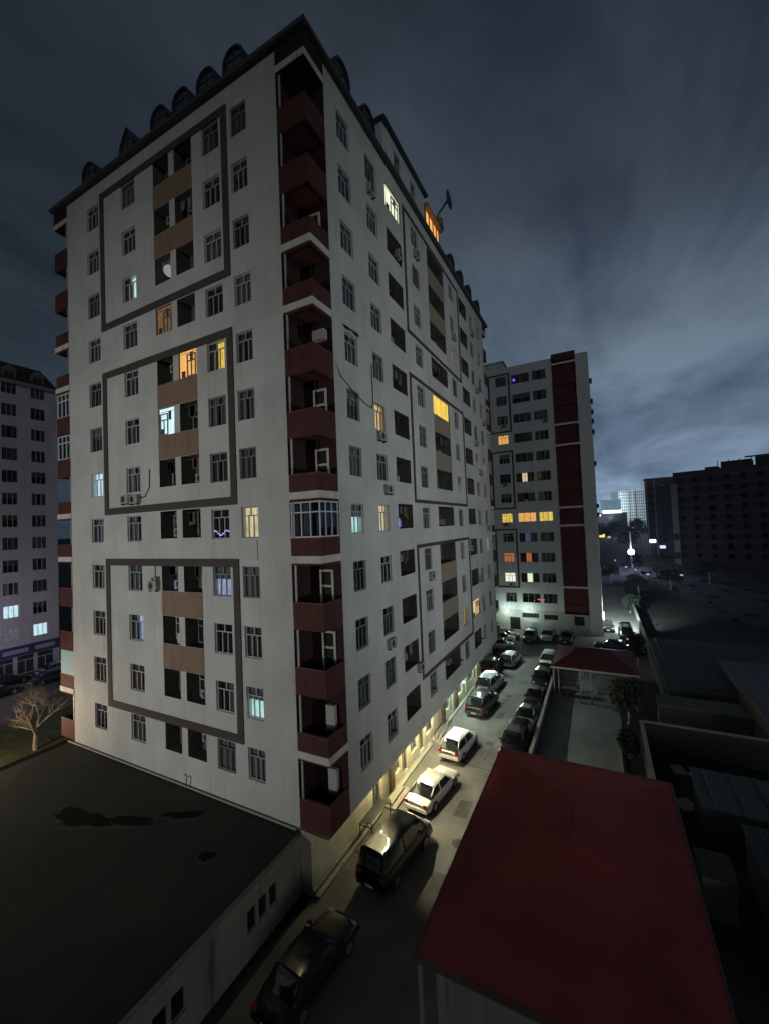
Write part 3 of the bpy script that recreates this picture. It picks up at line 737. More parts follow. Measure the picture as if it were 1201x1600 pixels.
for k in range(17): 
    if k in (3,): continue
    MB().box(-.855, -.62, -.2+k*2.0, 1.78+k*2.0, 0, .12).obj('kerb_stone', pave, kb)

# ------------------------------------------------------------------ cars
def loft(secs, mb=None):
    mb = mb or MB(); n = len(secs[0]); i0 = len(mb.v)
    for s in secs: mb.v += [tuple(p) for p in s]
    for a in range(len(secs)-1):
        for k in range(n-1):
            i = i0+a*n+k; mb.f.append((i, i+1, i+n+1, i+n))
    mb.f.append(tuple(i0+k for k in range(n))); mb.f.append(tuple(i0+(len(secs)-1)*n+k for k in range(n))[::-1])
    return mb
CAR = {}
def car_proto(kind):
    # nose at +X end, local length L, width w
    spec = {
     'sedan':  dict(L=4.15, w=.80, belt=[(0, .52, .60, .68), (.05, .60, .70, .76), (.18, .68, .76, .80), (.30, .74, .80, .80), (.60, .78, .84, .80), (.78, .77, .84, .79), (.92, .76, .82, .76), (1, .62, .70, .70)],
                    cab=[(.27, .80, .0), (.40, 1.24, 1), (.60, 1.28, 1), (.74, 1.20, .95), (.88, .84, .0)]),
     'hatch':  dict(L=3.75, w=.80, belt=[(0, .52, .62, .66), (.06, .62, .72, .76), (.18, .72, .80, .80), (.30, .80, .86, .80), (.6, .84, .88, .80), (.85, .86, .90, .80), (.97, .84, .90, .76), (1, .60, .72, .74)],
                    cab=[(.24, .86, .0), (.38, 1.36, 1), (.60, 1.42, 1), (.86, 1.38, .96), (.985, .92, .25)]),
     'suv':    dict(L=4.2, w=.84, belt=[(0, .60, .74, .74), (.05, .76, .88, .82), (.18, .84, .94, .84), (.28, .90, .98, .84), (.6, .94, .99, .84), (.88, .94, 1.0, .84), (.98, .92, .98, .80), (1, .62, .80, .78)],
                    cab=[(.23, .98, .0), (.35, 1.52, 1), (.60, 1.60, 1), (.88, 1.56, .97), (.99, 1.02, .3)]),
     'van':    dict(L=4.4, w=.84, belt=[(0, .60, .80, .76), (.04, .84, .92, .82), (.12, .92, 1.0, .84), (.2, .98, 1.04, .84), (.6, 1.0, 1.05, .84), (.9, 1.0, 1.05, .84), (.985, 1.0, 1.05, .82), (1, .62, .85, .8)],
                    cab=[(.13, 1.04, .0), (.27, 1.72, 1), (.60, 1.80, 1), (.93, 1.78, 1.0), (.995, 1.08, .5)]),
    }[kind]
    Lc, w = spec['L'], spec['w']
    secs = []
    for (t, zs, zc, hw) in spec['belt']:
        x = Lc/2-t*Lc
        lo = .20 if 0 < t < 1 else .30
        half = [(hw*.93, lo), (hw*1.0, lo+.14), (hw*1.02, zs*.62+.1), (hw*.99, zs-.05), (hw*.93, zs), (hw*.55, zc-.005), (0, zc)]
        ring = [Vector((x, -y, z)) for y, z in half] + [Vector((x, y, z)) for y, z in half[::-1][1:]]
        secs.append(ring)
    body = loft(secs).mesh('body', mat('car_paint', (.5, .5, .5), .3, spec=.5, coat=.6), True)
    def beltz(t):
        B = spec['belt']
        for (a, b) in zip(B, B[1:]):
            if a[0] <= t <= b[0]: k = (t-a[0])/(b[0]-a[0]); return a[1]+(b[1]-a[1])*k, a[3]+(b[3]-a[3])*k
        return B[-1][1], B[-1][3]
    secs = []
    for (t, z, f) in spec['cab']:
        x = Lc/2-t*Lc; zb, hw = beltz(t); zb -= .03
        z = max(z, zb+.035); wt = hw*(.93-.20*f*1.0)
        half = [(hw*.925, zb), (wt+.02, z-.09 if f > 0 else z-.02), (wt*.86, z-.02), (wt*.4, z), (0, z+.005)]
        secs.append([Vector((x, -y, zz_)) for y, zz_ in half]+[Vector((x, y, zz_)) for y, zz_ in half[::-1][1:]])
    cabin = loft(secs).mesh('windows', carglass, True)
    # roof skin
    rs = []
    for (t, z, f) in spec['cab'][1:-1]:
        x = Lc/2-t*Lc; zb, hw = beltz(t); wt = hw*(.93-.20*f)
        half = [(wt+.03, z-.10), (wt*.88, z-.005), (wt*.4, z+.02), (0, z+.026)]
        rs.append([Vector((x, -y, zz_)) for y, zz_ in half]+[Vector((x, y, zz_)) for y, zz_ in half[::-1][1:]])
    roofm = loft(rs).mesh('roof', mat('car_paint', (.5, .5, .5)), True)
    pil = MB(); cb_ = spec['cab']
    for sgn in (-1, 1):
        def pt_(i, dz=0):
            t, z, f = cb_[i]; x = Lc/2-t*Lc; zb, hw = beltz(t); wt = hw*(.93-.20*f); return x, wt, z, zb, hw
        for i, jn in ((0, 1), (len(cb_)-1, len(cb_)-2)):
            x0, w0, z0, b0, h0 = pt_(i); x1, w1, z1, b1, h1 = pt_(jn)
            pil.tube([(x0, sgn*(h0*.90), b0), (x1, sgn*(w1+.02), z1-.07)], .035, 5)
        x1, w1, z1, b1, h1 = pt_(2); pil.tube([(x1, sgn*h1*.93, b1), (x1, sgn*(w1+.025), z1-.08)], .03, 5)
    pillar = pil.mesh('pillars', mat('car_paint', (.5, .5, .5)))
    wr = .30 if kind in ('sedan', 'hatch') else .34
    wheel = MB().tube([(0, -.1, 0), (0, .1, 0)], wr, 18).mesh('wheel', tyre)
    rim = MB().tube([(0, -.106, 0), (0, .106, 0)], wr*.6, 10).mesh('rim', rim_m)
    zl = spec['belt'][1][1]
    hl = MB().box(-.10, .03, -.17, .17, -.07, .06).mesh('headlight', lampglass)
    tl = MB().box(-.02, .05, -.12, .12, -.10, .10).mesh('tail_light', tail_m)
    gr_ = MB().box(-.02, .03, -.3, .3, -.06, .06).mesh('grille', ac_dark)
    bm_ = MB().box(-.03, .05, -w*.9, w*.9, -.09, .09).mesh('bumper', mat('car_paint', (.5, .5, .5)))
    pl = MB().box(0, .012, -.2, .2, -.045, .045).mesh('number_plate', plate_m)
    mir = MB().box(-.05, .05, -.08, .08, -.05, .05).mesh('mirror', mat('car_paint', (.5, .5, .5)))
    rl, hw0 = spec['belt'][-2][1], spec['belt'][-1][3]
    parts = [('body', body, (0, 0, 0)), ('windows', cabin, (0, 0, 0)), ('roof', roofm, (0, 0, 0)), ('pillars', pillar, (0, 0, 0)),
      ('headlight', hl, (Lc/2-.10, .50, zl-.02)), ('headlight', hl, (Lc/2-.10, -.50, zl-.02)), ('tail_light', tl, (-Lc/2+.01, .62, rl-.14)), ('tail_light', tl, (-Lc/2+.01, -.62, rl-.14)),
      ('grille', gr_, (Lc/2+.005, 0, .50)), ('bumper', bm_, (Lc/2+.01, 0, .36)), ('bumper', bm_, (-Lc/2-.03, 0, .40)), ('number_plate', pl, (Lc/2+.065, 0, .38)), ('number_plate', pl, (-Lc/2-.075, 0, .42)),
      ('mirror', mir, (Lc/2-.27*Lc, w*.93+.1, beltz(.3)[0]+.08)), ('mirror', mir, (Lc/2-.27*Lc, -w*.93-.1, beltz(.3)[0]+.08))]
    wheels = [(Lc*.31, w-.07), (Lc*.31, -w+.07), (-Lc*.30, w-.07), (-Lc*.30, -w+.07)]
    return dict(parts=parts, wheel=wheel, rim=rim, wheels=wheels, wr=wr, L=Lc)
PAINTS = {}
def paint(name, col, rough=.28, metal=0.0):
    if name not in PAINTS:
        m = mat('paint_'+name, col, rough, metal=metal, coat=.35, spec=.4)
        PAINTS[name] = m
    return PAINTS[name]
white = paint('white', (.62, .62, .60)); silver = paint('silver', (.33, .34, .35), .35, .4); blackp = paint('black', (.003, .003, .004), .5); dgrey = paint('grey', (.06, .065, .07), .3, .3)
navy = paint('navy', (.03, .04, .075), .3, .2); dred = paint('maroon', (.09, .012, .012)); beigec = paint('champagne', (.34, .31, .25), .35, .3)
def car(kind, pt_, x, y, deg, label, group=None, roofpaint=None):
    if kind not in CAR: CAR[kind] = car_proto(kind)
    p = CAR[kind]; t = thing('parked_car', label, 'car', (x, y, 0.002), R(deg), group)
    for nm, me, loc in p['parts']:
        o = inst(nm, me, t); o.location = loc
        if nm in ('body', 'roof', 'pillars', 'bumper', 'mirror'):
            o.material_slots[0].link = 'OBJECT'; o.material_slots[0].material = (roofpaint if (roofpaint and nm == 'roof') else pt_)
    for a, b in p['wheels']:
        wo_ = inst('wheel', p['wheel'], t); wo_.location = (a, b, p['wr']); inst('rim', p['rim'], wo_)
    return t
G1 = 'cars parked along the lit shop wall'
car('sedan', blackp, 0.95, -2.9, 86, 'black saloon nearest the camera, in the dark beside the annex wall', G1)
car('van', blackp, 1.55, 3.15, 83, 'tall black people carrier with lamp glare on its roof beside the slatted canopy', G1)
car('sedan', white, 1.42, 8.45, 82, 'white saloon under the yellow shop lamps with the joint in the road ahead', G1)
car('hatch', white, 1.35, 13.85, 84, 'white hatchback beside the entrance steps and handrails', G1)
car('suv', dgrey, 1.20, 21.1, 84, 'dark grey off-roader close behind a pale one by the shop wall', G1)
car('suv', silver, 0.80, 25.7, 84, 'silver off-roader parked nose to tail with the dark grey one', G1)
car('suv', blackp, -.05, 31.0, 84, 'black off-roader half in shade beyond the last shop lamp', G1)
car('hatch', silver, 1.30, 33.6, 82, 'silver hatchback beside the black off-roader near the end of the shop wall', G1)
G2 = 'cars parked along the yard wall'
car('suv', blackp, 5.05, 15.6, -94, 'black off-roader half hidden behind the eave of the big red roof', G2)
car('hatch', silver, 5.2, 19.9, -94, 'silver hatchback with a dark roof next to the yard wall', G2, blackp)
car('sedan', blackp, 5.3, 24.3, -93, 'black saloon in the middle of the row by the yard wall', G2)
car('suv', blackp, 5.35, 28.8, -92, 'black off-roader next to the posts of the canopy', G2)
car('hatch', white, 5.3, 34.6, -92, 'white hatchback at the far end of the yard wall by the canopy roof', G2)
G3 = 'cars parked before the second apartment block'
car('hatch', silver, -1.2, 38.9, 20, 'silver hatchback parked aslant by the corner of the big block', G3)
car('suv', white, -1.7, 41.6, 15, 'white off-roader behind the slanting silver hatchback', G3)
car('sedan', beigec, -1.6, 44.2, 10, 'champagne saloon by the bright entrance of the second block', G3)
car('hatch', dgrey, 2.0, 44.2, -90, 'dark grey hatchback in front of the bright entrance', G3)
car('van', dgrey, 2.3, 47.4, -90, 'dark tall van close to the bright entrance wall', G3) if False else None
car('sedan', silver, 4.1, 45.6, -92, 'silver saloon between two dark cars below the second block', G3)
car('sedan', blackp, 6.5, 45.2, -93, 'black saloon below the dark window of the second block', G3)
G4 = 'cars standing on the side road'
car('sedan', blackp, 11.4, 53.2, -88, 'black saloon alone on the pale side road beside the second block', G4)
car('van', blackp, 13.6, 49.0, -88, 'black van by the dark boundary wall', G4)
car('sedan', navy, 11.9, 43.0, 175, 'dark blue saloon parked crosswise beyond the canopy roof', G4)
car('hatch', dgrey, 14.0, 43.6, -60, 'grey hatchback at the boundary wall behind the crosswise saloon', G4)
G5 = 'cars on the street under the far left block'
for k, (x, y, d, p_, lb_) in enumerate(((-49.6, 1.5, 90, dgrey, 'grey saloon at the left picture edge below the blue shop fascia'), (-49.6, 6.6, 90, blackp, 'black saloon below the middle of the blue shop fascia'),
        (-49.4, 11.6, 90, silver, 'silver saloon at the right end of the blue shop fascia'), (-46.2, 4.5, 88, blackp, 'black car in the outer row below the blue shop fascia, left one'),
        (-46.2, 9.6, 88, navy, 'dark blue car in the outer row below the blue shop fascia'), (-46.1, 14.2, 88, dred, 'maroon car beside the corner balconies of the big block'))):
    car('sedan', p_, x, y, d, lb_, G5)

# ------------------------------------------------------------------ second apartment block
B = thing('apartment_block', 'second pale apartment block behind, with a dark red strip and small outlined window columns', 'apartment building')
FB = Face((0, 49.0, 0), 0)
litB = {(4, 0): warm_o, (6, 1): warm_p, (8, 0): warm_y, (8, 1): warm_o, (8, 2): warm_y, (10, 0): ored, (10, 1): ored, (11, 0): hot_w, (11, 1): greenw, (9, 1): violet}
colsB = [(-2.05, -.45), (.35, 2.95), (3.35, 5.25)]
hb = []
for r in range(1, 13):
    for k, (a, b) in enumerate(colsB): hb.append((a, b, bz(r)+.35, bz(r)+1.75, .35))
for r in range(1, 13): hb.append((-5.6, -3.6, bz(r)+.4, bz(r)+1.9, .9))
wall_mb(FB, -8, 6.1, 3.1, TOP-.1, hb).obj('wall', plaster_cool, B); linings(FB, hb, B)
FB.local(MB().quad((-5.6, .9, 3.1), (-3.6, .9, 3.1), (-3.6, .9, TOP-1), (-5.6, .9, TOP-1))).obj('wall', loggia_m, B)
gB = [(.2, 2.6, 1.9, 2.6, .2), (-1.6, -.1, 0.02, 1.9, .3), (3.3, 5.2, 1.8, 2.5, .2), (7.3, 8.6, 1.2, 2.5, .3)]
wall_mb(FB, -8, 9.3, 0, 3.1, gB).obj('wall', mat('ground_floor_render', (.36, .37, .35), .85, .1, .5), B)
for (a, b, c, d, e) in gB: FB.local(MB().box(a, b, .15, .2, c, d)).obj('ground_window', mat('dark_glass', (.015, .02, .02), .15), B)
for k in range(5): FB.local(MB().box(.25+k*.5, .3+k*.5, -.02, .03, 1.9, 2.6)).obj('window_bar', metal_dark, B)
FB.local(MB().box(.3, 2.6, -.06, -.003, 1.35, 1.62)).obj('sign', mat('pale_sign', (.40, .46, .44), .6), B)
FB.local(MB().box(1.5, 2.3, -.08, -.003, .75, 1.2)).obj('sign', mat('blue_sign', (.12, .30, .55), .6), B)
MB().box(9.3, 10.9, 48.8, 82, 0, TOP-.25).obj('wall', plaster_cool, B)
MB().box(-8, 9.3, 49.4, 82, TOP-.3, TOP-.1).obj('roof', roofblue, B)
MB().box(-8, 6.1, 81.9, 82, 0, TOP-.3).obj('wall', plaster_cool, B)
for r in range(1, 13):
    for k, (a, b) in enumerate(colsB):
        window(FB, B, a, bz(r)+.35, b-a, 1.40, 'T' if k == 0 else ('V' if random.random() < .6 else 'G'), litB.get((r, k)), ('sides', curtC) if litB.get((r, k)) and k and r != 8 else (None if not litB.get((r, k)) else None))
for z0, z1 in ((29.95, 39.0), (18.2, 27.1), (6.3, 15.2)): band_frame(FB, -3.2, .12, z0, z1, .22, B)
# red strip: stacked red balconies, closed, with pale bands
FB.local(MB().box(6.1, 9.3, .25, .35, 3.1, TOP)).obj('red_strip', mat('red_strip_render', (.075, .012, .012), .85, .1, 1), B)
for r in range(1, 13):
    b = bz(r); po = FB.local(MB().box(6.12, 9.28, .0, .22, b-1.05, b+.25)).obj('red_parapet', mat('red_dark_render', (.075, .012, .012), .85, .1, 1.0), B)
FB.local(MB().box(6.11, 9.29, -.14, .2, 39.3, TOP+.35)).obj('red_head', mat('red_dark_render', (.075, .012, .012)), B)
for z in (38.85, 30.0, 27.0, 18.0, 15.4, 6.6): FB.local(MB().box(6.08, 9.32, -.2, -.125, z-.13, z+.15)).obj('white_band', whiteband, B)
for k, z in enumerate((35.8, 32.9, 31.4, 30.1, 28.6, 24.0, 17.8, 16.5, 9.4)): 
    MB().box(10.903, 11.25, 50.5+k*.3, 51.3+k*.3, z, z+.6).obj('air_conditioner', ac_dark, B)
for u, z in ((4.6, bz(3)-.2), (-1.3, bz(3)-.15), (-1.5, bz(6)-.1), (-1.4, bz(11)-.2), (-1.7, bz(8)-.2)): ac_unit(FB, u, z, 0, B)
bo = MB(); cx_, cz_ = .75, bz(1)+.95
for k in range(10): bo.box(cx_-.22+.044*k, cx_-.22+.044*(k+1), -.04, .0, cz_-.22*math.sin(math.pi*(k+.5)/10), cz_+.22*math.sin(math.pi*(k+.5)/10))
FB.local(bo).obj('neon_light', emit('neon_blue', (.16, .06, 1.0), 1.6, 0), B)
ro = MB().box(2.55, 3.0, 48.95, 48.99, bz(12)+.8, bz(12)+.95).box(3.1, 3.5, 48.95, 48.99, bz(12)+.85, bz(12)+.95)
ro.obj('red_light', emit('red_glow', (1, .12, .22), 1.0, 0), B)
# stair head on the roof
sh = MB(); sh.box(-6, -1.0, 50, 54, TOP-.1, TOP+1.2); sh.prism([(-6.2, 49.8), (-.8, 49.8), (-.8, 54.2), (-6.2, 54.2)], TOP+1.203, TOP+1.4); sh.obj('stair_head', plaster_cool, B)
# lamps of the second block
def lampbox(parent, x, y, z, e, col, s=.22, gl=6, sz=.15):
    o = MB().box(x-s, x+s, y-.06, y+.06, z-.07, z+.07).obj('wall_lamp', emit('lg_%s' % parent.name+str(int(x*10)), col, gl, 0), parent); light('lamp_light', (x, y-.9, z-.2), e, col, o, sz); return o
lampbox(B, -1.9, 48.6, 3.0, 170, (.80, 1, .84)); lampbox(B, 1.0, 48.6, 3.0, 170, (.80, 1, .84))
o = MB().box(10.92, 11.1, 48.9, 49.2, 2.3, 3.3).obj('wall_lamp', emit('corner_lamp', (.8, 1, .9), 6, 0), B); d3 = Vector((12.6, 57, 0))-Vector((11.5, 49.3, 5.0)); l3 = light('lamp_light', (11.5, 49.3, 5.0), 24000, (.80, .97, .94), o, .15, 'SPOT', d3.to_track_quat('-Z', 'Y').to_euler(), 84, 1.0); light('lamp_light', (11.4, 49.0, 3.0), 260, (.80, 1.0, .9), o, .15)

# ------------------------------------------------------------------ far left block
D = thing('apartment_block', 'lilac grey apartment block at the left edge with a dark roof and blue shop fascia', 'apartment building')
FXD = -52.65
FD = Face((FXD, 0, 0), R(90))
ucol = [(7.47-2.93*k, 9.02-2.93*k) for k in (3, 2, 1, 0)] + [(10.42, 11.97)]
rowz = lambda r: 35.5-(r-1)*2.766
hd = [(a, b, rowz(r)-.76, rowz(r)+.76, .3) for (a, b) in ucol for r in range(1, 13)]
wall_mb(FD, -12, 13.2, 0, 36.0, hd).obj('wall', plaster_lilac, D)
dimw = emit('dim_white', (.35, .36, .42), .5, .7, 2)
for ci, (a, b) in enumerate(ucol):
    for r in range(1, 13):
        l_ = cold_w if (ci, r) in ((3, 11), (4, 12)) else (dimw if (ci, r) == (3, 12) else None)
        window(FD, D, a, rowz(r)-.76, b-a, 1.52, 'V', l_, None if l_ else random.choice([('full', curtA), ('full', curtB), ('full', curtB), ('sides', curtB), ('top', curtB)]))
MB().quad((FXD, 13.2, 0), (FXD-16, 13.2, 0), (FXD-16, 13.2, 36.0), (FXD, 13.2, 36.0)).obj('wall', plaster_lilac, D)
MB().box(FXD-17, FXD+.5, -12, 13.5, 36.0, 36.4).obj('eaves', mat('pale_eaves', (.20, .19, .19), .8), D)
mr = MB().quad((FXD+.35, -12, 36.42), (FXD+.35, 13.4, 36.42), (FXD-1.6, 12.1, 39.1), (FXD-1.6, -12, 39.1)).quad((FXD+.35, 13.4, 36.42), (FXD-16, 13.4, 36.42), (FXD-14, 12.1, 39.1), (FXD-1.6, 12.1, 39.1)).quad((FXD-1.6, -12, 39.1), (FXD-1.6, 12.1, 39.1), (FXD-14, 12.1, 39.1), (FXD-14, -12, 39.1))
rf = mr.obj('roof', mat('brown_sheet', (.020, .017, .017), .7), D)
for u in (5.2, 8.25, 11.15):
    m = MB(); z0 = 36.55
    m.box(u-.7, u+.7, .0, 1.5, z0, z0+1.1); m.v += [(u-.92, -.12, z0+1.1), (u+.92, -.12, z0+1.1), (u, -.12, z0+1.85), (u-.92, 1.8, z0+1.1), (u+.92, 1.8, z0+1.1), (u, 1.8, z0+1.85)]
    i = len(m.v)-6; m.f += [(i, i+1, i+2), (i+5, i+4, i+3), (i, i+2, i+5, i+3), (i+1, i+4, i+5, i+2)]
    FD.local(m).obj('dormer', mat('dormer_grey', (.13, .12, .125), .8), rf)
    FD.local(MB().box(u-.45, u-.06, -.04, -.003, z0+.15, z0+.95).box(u+.06, u+.45, -.04, -.003, z0+.15, z0+.95)).obj('dormer_window', dark_room, rf)
FD.local(MB().box(-12, 13.1, -.18, -.01, 2.35, 3.55)).obj('fascia', mat('blue_fascia', (.030, .034, .13), .6), D)
for a, b in ((-1.5, .9), (2.0, 3.8), (5.0, 6.2), (7.3, 9.8), (10.5, 12.6)):
    FD.local(MB().box(a, b, -.22, -.183, 2.7, 3.2)).obj('sign_panel', mat('fascia_letters', (.26, .27, .36), .6), D)
for k in range(9):
    a = -5.6+k*2.05
    FD.local(MB().box(a, a+1.6, -.05, -.01, .2, 2.25)).obj('shop_window', mat('shop_glass', (.03, .035, .05), .15), D)
    FD.local(MB().box(a-.12, a-.003, -.08, -.01, .1, 2.3).box(a, a+1.6, -.08, -.055, 1.65, 1.74).box(a+.75, a+.84, -.08, -.055, .2, 1.65)).obj('shop_frame', mat('shop_frame', (.36, .35, .38), .6), D)
FD.local(MB().box(4.6, 6.1, -.12, -.09, .9, 2.1)).obj('blue_poster', mat('poster_blue', (.12, .10, .5), .6), D)

# ------------------------------------------------------------------ bare tree and grass, left
def bare_tree(x, y, h, label, seed=3, spread=1.0):
    rnd = random.Random(seed); t = thing('bare_tree', label, 'tree', (x, y, 0))
    tm = MB(); bmx = MB(); tw = MB()
    def grow(p, d, l, r_, lev):
        n = 4; pts = [p]; dd = d.copy()
        for i in range(n):
            dd = (dd + Vector((rnd.uniform(-.2, .2), rnd.uniform(-.2, .2), rnd.uniform(-.05, .12)))).normalized(); pts.append(pts[-1]+dd*l/n)
        rr = [r_*(1-.45*i/n) for i in range(n+1)]
        (tm if lev == 0 else (bmx if lev < 3 else tw)).tube(pts, rr, 6 if lev < 2 else 3, cap=False)
        if lev >= 5: return
        for k in range(5 if lev < 2 else 3):
            i = rnd.randint(2, n); a = rnd.uniform(0, 6.28); el = rnd.uniform(.5, 1.0)
            nd = (dd*(.75) + Vector((math.cos(a), math.sin(a), rnd.uniform(-.05, .35)))*el*spread).normalized()
            grow(pts[i], nd, l*rnd.uniform(.58, .78), rr[i]*.62, lev+1)
    grow(Vector((0, 0, 0)), Vector((.05, 0, 1)), h*.36, .17, 0)
    tm.obj('trunk', bark, t); cr = bmx.obj('crown', bark, t); tw.obj('twigs', bark, cr)
    return t
bare_tree(-28.9, .9, 6.2, 'bare pale winter tree on the grass beyond the annex roof', 3, 1.25)
bare_tree(-31.8, -3.4, 4.6, 'smaller bare tree left of the pale trunk at the picture edge', 8, 1.1)
lawn = MB().quad((-37.4, -30, .0), (-22.3, -30, .0), (-22.3, 30, .0), (-37.4, 30, .0)).obj('lawn', grass_m); tag(lawn, kind='structure')
gt = MB(); rnd = random.Random(5)
for k in range(5000):
    x, y = rnd.uniform(-37, -22.6), rnd.uniform(-12, 14); a = rnd.uniform(0, 3.14); h_ = rnd.uniform(.06, .16); w_ = .03
    gt.v += [(x-w_*math.cos(a), y-w_*math.sin(a), 0), (x+w_*math.cos(a), y+w_*math.sin(a), 0), (x+rnd.uniform(-.05, .05), y+rnd.uniform(-.05, .05), h_)]; i = len(gt.v)-3; gt.f.append((i, i+1, i+2))
tag(gt.obj('grass', grass_m), 'short grass around the bare trees', 'grass', kind='stuff')
def street_lamp(x, y, h, e, col, label, arm=1.0, armdir=0, glow=8):
    t = thing('street_lamp', label, 'street lamp', (x, y, 0), armdir)
    MB().tube([(0, 0, 0), (0, 0, h)], [.09, .05], 8).obj('pole', metal_dark, t); MB().tube([(0, 0, h-.1), (arm*.6, 0, h+.15), (arm, 0, h+.12)], .035, 6).obj('arm', metal_dark, t)
    MB().box(arm-.1, arm+.45, -.12, .12, h+.06, h+.17).obj('lamp_head', metal_dark, t)
    MB().box(arm-.05, arm+.4, -.09, .09, h+.03, h+.058).obj('lamp_glass', emit('sl_%d_%d' % (int(x), int(y)), col, glow, 0), t)
    light('lamp_light', (arm+.15, 0, h-.06), e, col, t, .25); return t
street_lamp(-27.5, -5.2, 3.7, 1200, (1.0, .66, .36), 'warm street lamp on the lawn outside the left picture edge', 1.0, R(90))
light('balcony_fill', (-26.6, -4.4, 3.6), 1300, (1.0, .74, .52), None, .2, 'SPOT', Vector((4.2, 4.6, 1.6)).to_track_quat('-Z', 'Y').to_euler(), 70, 1.0)  # added spot without a housing, brightens the lower-left balconies
def flood_mast(x, y, h, target, e, col, label, size=70):  # masts added out of view to brighten the two big facades
    t = thing('added_floodlight_mast', label, 'floodlight', (x, y, 0))
    MB().tube([(0, 0, 0), (0, 0, h)], [.11, .07], 8).obj('pole', metal_dark, t)
    d = Vector(target)-Vector((x, y, h+.3)); q = d.to_track_quat('-Z', 'Y')
    hd_ = MB().box(-.25, .25, -.18, .18, .0, .16).obj('lamp_head', metal_dark, t); hd_.location = (0, 0, h+.3); hd_.rotation_mode = 'QUATERNION'; hd_.rotation_quaternion = q
    MB().box(-.22, .22, -.15, .15, -.02, -.003).obj('lamp_glass', emit('flood_%d' % int(x), col, 6, 0), hd_)
    d_ = bpy.data.lights.new('lamp_light', 'SPOT'); d_.energy = e; d_.color = col; d_.spot_size = R(size); d_.spot_blend = 1.0; d_.shadow_soft_size = .6
    o = bpy.data.objects.new('lamp_light', d_); C.objects.link(o); o.parent = hd_; o.location = (0, 0, -.05)
flood_mast(-16, -40, 9, (-15, 0, 14.0), 20500, (1.0, .99, .94), 'added floodlight mast behind the annex, outside the picture, lighting the wide facade', 70)
flood_mast(44, 4, 9, (0, 16, 20), 20500, (.93, 1.0, 1.0), 'added floodlight mast right of the picture, lighting the long facade', 62)

# ------------------------------------------------------------------ building with the red roof, right foreground
H = thing('red_roofed_house', 'low building in the foreground with a broad dark red sheet metal roof', 'building')
RX0, RX1, RY0, RY1, RZ = 5.45, 13.62, -3.4, 9.35, 3.2
xm = (RX0+RX1)/2
mb = MB()
ym0, ym1 = RY0+3.6, RY1-3.6; zr = RZ+.22
mb.v += [(RX0, RY0, RZ), (RX1, RY0, RZ), (RX1, RY1, RZ), (RX0, RY1, RZ), (xm, ym0, zr), (xm, ym1, zr)]
mb.f += [(0, 1, 4), (1, 2, 5, 4), (2, 3, 5), (3, 0, 4, 5)]
rf = mb.obj('roof', redroof, H)
edge = MB().box(RX0-.04, RX1+.04, RY0-.06, RY0-.002, RZ-.16, RZ+.02).box(RX0-.06, RX0-.002, RY0, RY1, RZ-.16, RZ+.02).box(RX1+.002, RX1+.06, RY0, RY1, RZ-.16, RZ+.02).box(RX0-.04, RX1+.04, RY1+.002, RY1+.06, RZ-.16, RZ+.02)
edge.obj('gutter', mat('gutter', (.10, .07, .06), .6), rf)
MB().quad((RX0, RY0, RZ-.1), (RX1, RY0, RZ-.1), (RX1, RY1, RZ-.1), (RX0, RY1, RZ-.1)).obj('eave_board', mat('eave_board', (.12, .11, .10), .8), rf)
# raised seams of the sheets, one object each
def roof_z(x, y):
    return RZ + (zr-RZ)*max(0, min(1, min((x-RX0)/(xm-RX0), (RX1-x)/(RX1-xm), (y-RY0)/3.6, (RY1-y)/3.6)))
n = 30
for k in range(1, n):
    y_ = RY0+(RY1-RY0)*k/n
    for sgn in (0, 1):
        x0, x1 = (RX0, xm) if sgn == 0 else (RX1, xm)
        lim = min(1, (y_-RY0)/3.6, (RY1-y_)/3.6); xe = x0+(x1-x0)*lim
        z0_, z1_ = RZ+.003, roof_z(xe, y_)+.003
        MB().quad((x0, y_-.022, z0_), (xe, y_-.022, z1_), (xe, y_, z1_+.012), (x0, y_, z0_+.012)).quad((x0, y_, z0_+.012), (xe, y_, z1_+.012), (xe, y_+.022, z1_), (x0, y_+.022, z0_)).obj('sheet_seam', redroof, rf)
MB().tube([(xm, ym0, zr-.01), (xm, ym1, zr-.01)], .03, 6).obj('ridge_cap', redroof, rf)
Fh = Face((0, RY0+.35, 0), 0)
housem = mat('house_render', (.26, .27, .26), .9, .1, .8, .2, 12, stain=.2)
wall_mb(Fh, RX0+.55, RX1-.3, 0, RZ-.11, [(8.6, 9.8, 1.0, 2.2, .15), (11.4, 12.6, 1.0, 2.2, .15)]).obj('wall', housem, H)
for u in (8.6, 11.4):
    fr, fr2, pm = win_meshes(1.2, 1.2, 'G'); o = inst('window', fr2, H, Fh.at(u, -.05, 1.0)); inst('room', back_mesh(1.2, 1.2, dark_room), o, Matrix.Translation((0, -.2, 0)))
MB().quad((RX0+.55, RY0+.35, 0), (RX0+.55, RY1-.3, 0), (RX0+.55, RY1-.3, RZ-.1), (RX0+.55, RY0+.35, RZ-.1)).quad((RX1-.3, RY0+.35, 0), (RX1-.3, RY1-.3, 0), (RX1-.3, RY1-.3, RZ-.1), (RX1-.3, RY0+.35, RZ-.1)).quad((RX0+.55, RY1-.3, 0), (RX1-.3, RY1-.3, 0), (RX1-.3, RY1-.3, RZ-.1), (RX0+.55, RY1-.3, RZ-.1)).obj('wall', housem, H)
MB().box(RX0+.05, RX0+.16, RY0+.10, RY0+.2, 0, RZ-.17).obj('drainpipe', mat('drainpipe', (.24, .24, .22), .6), H)

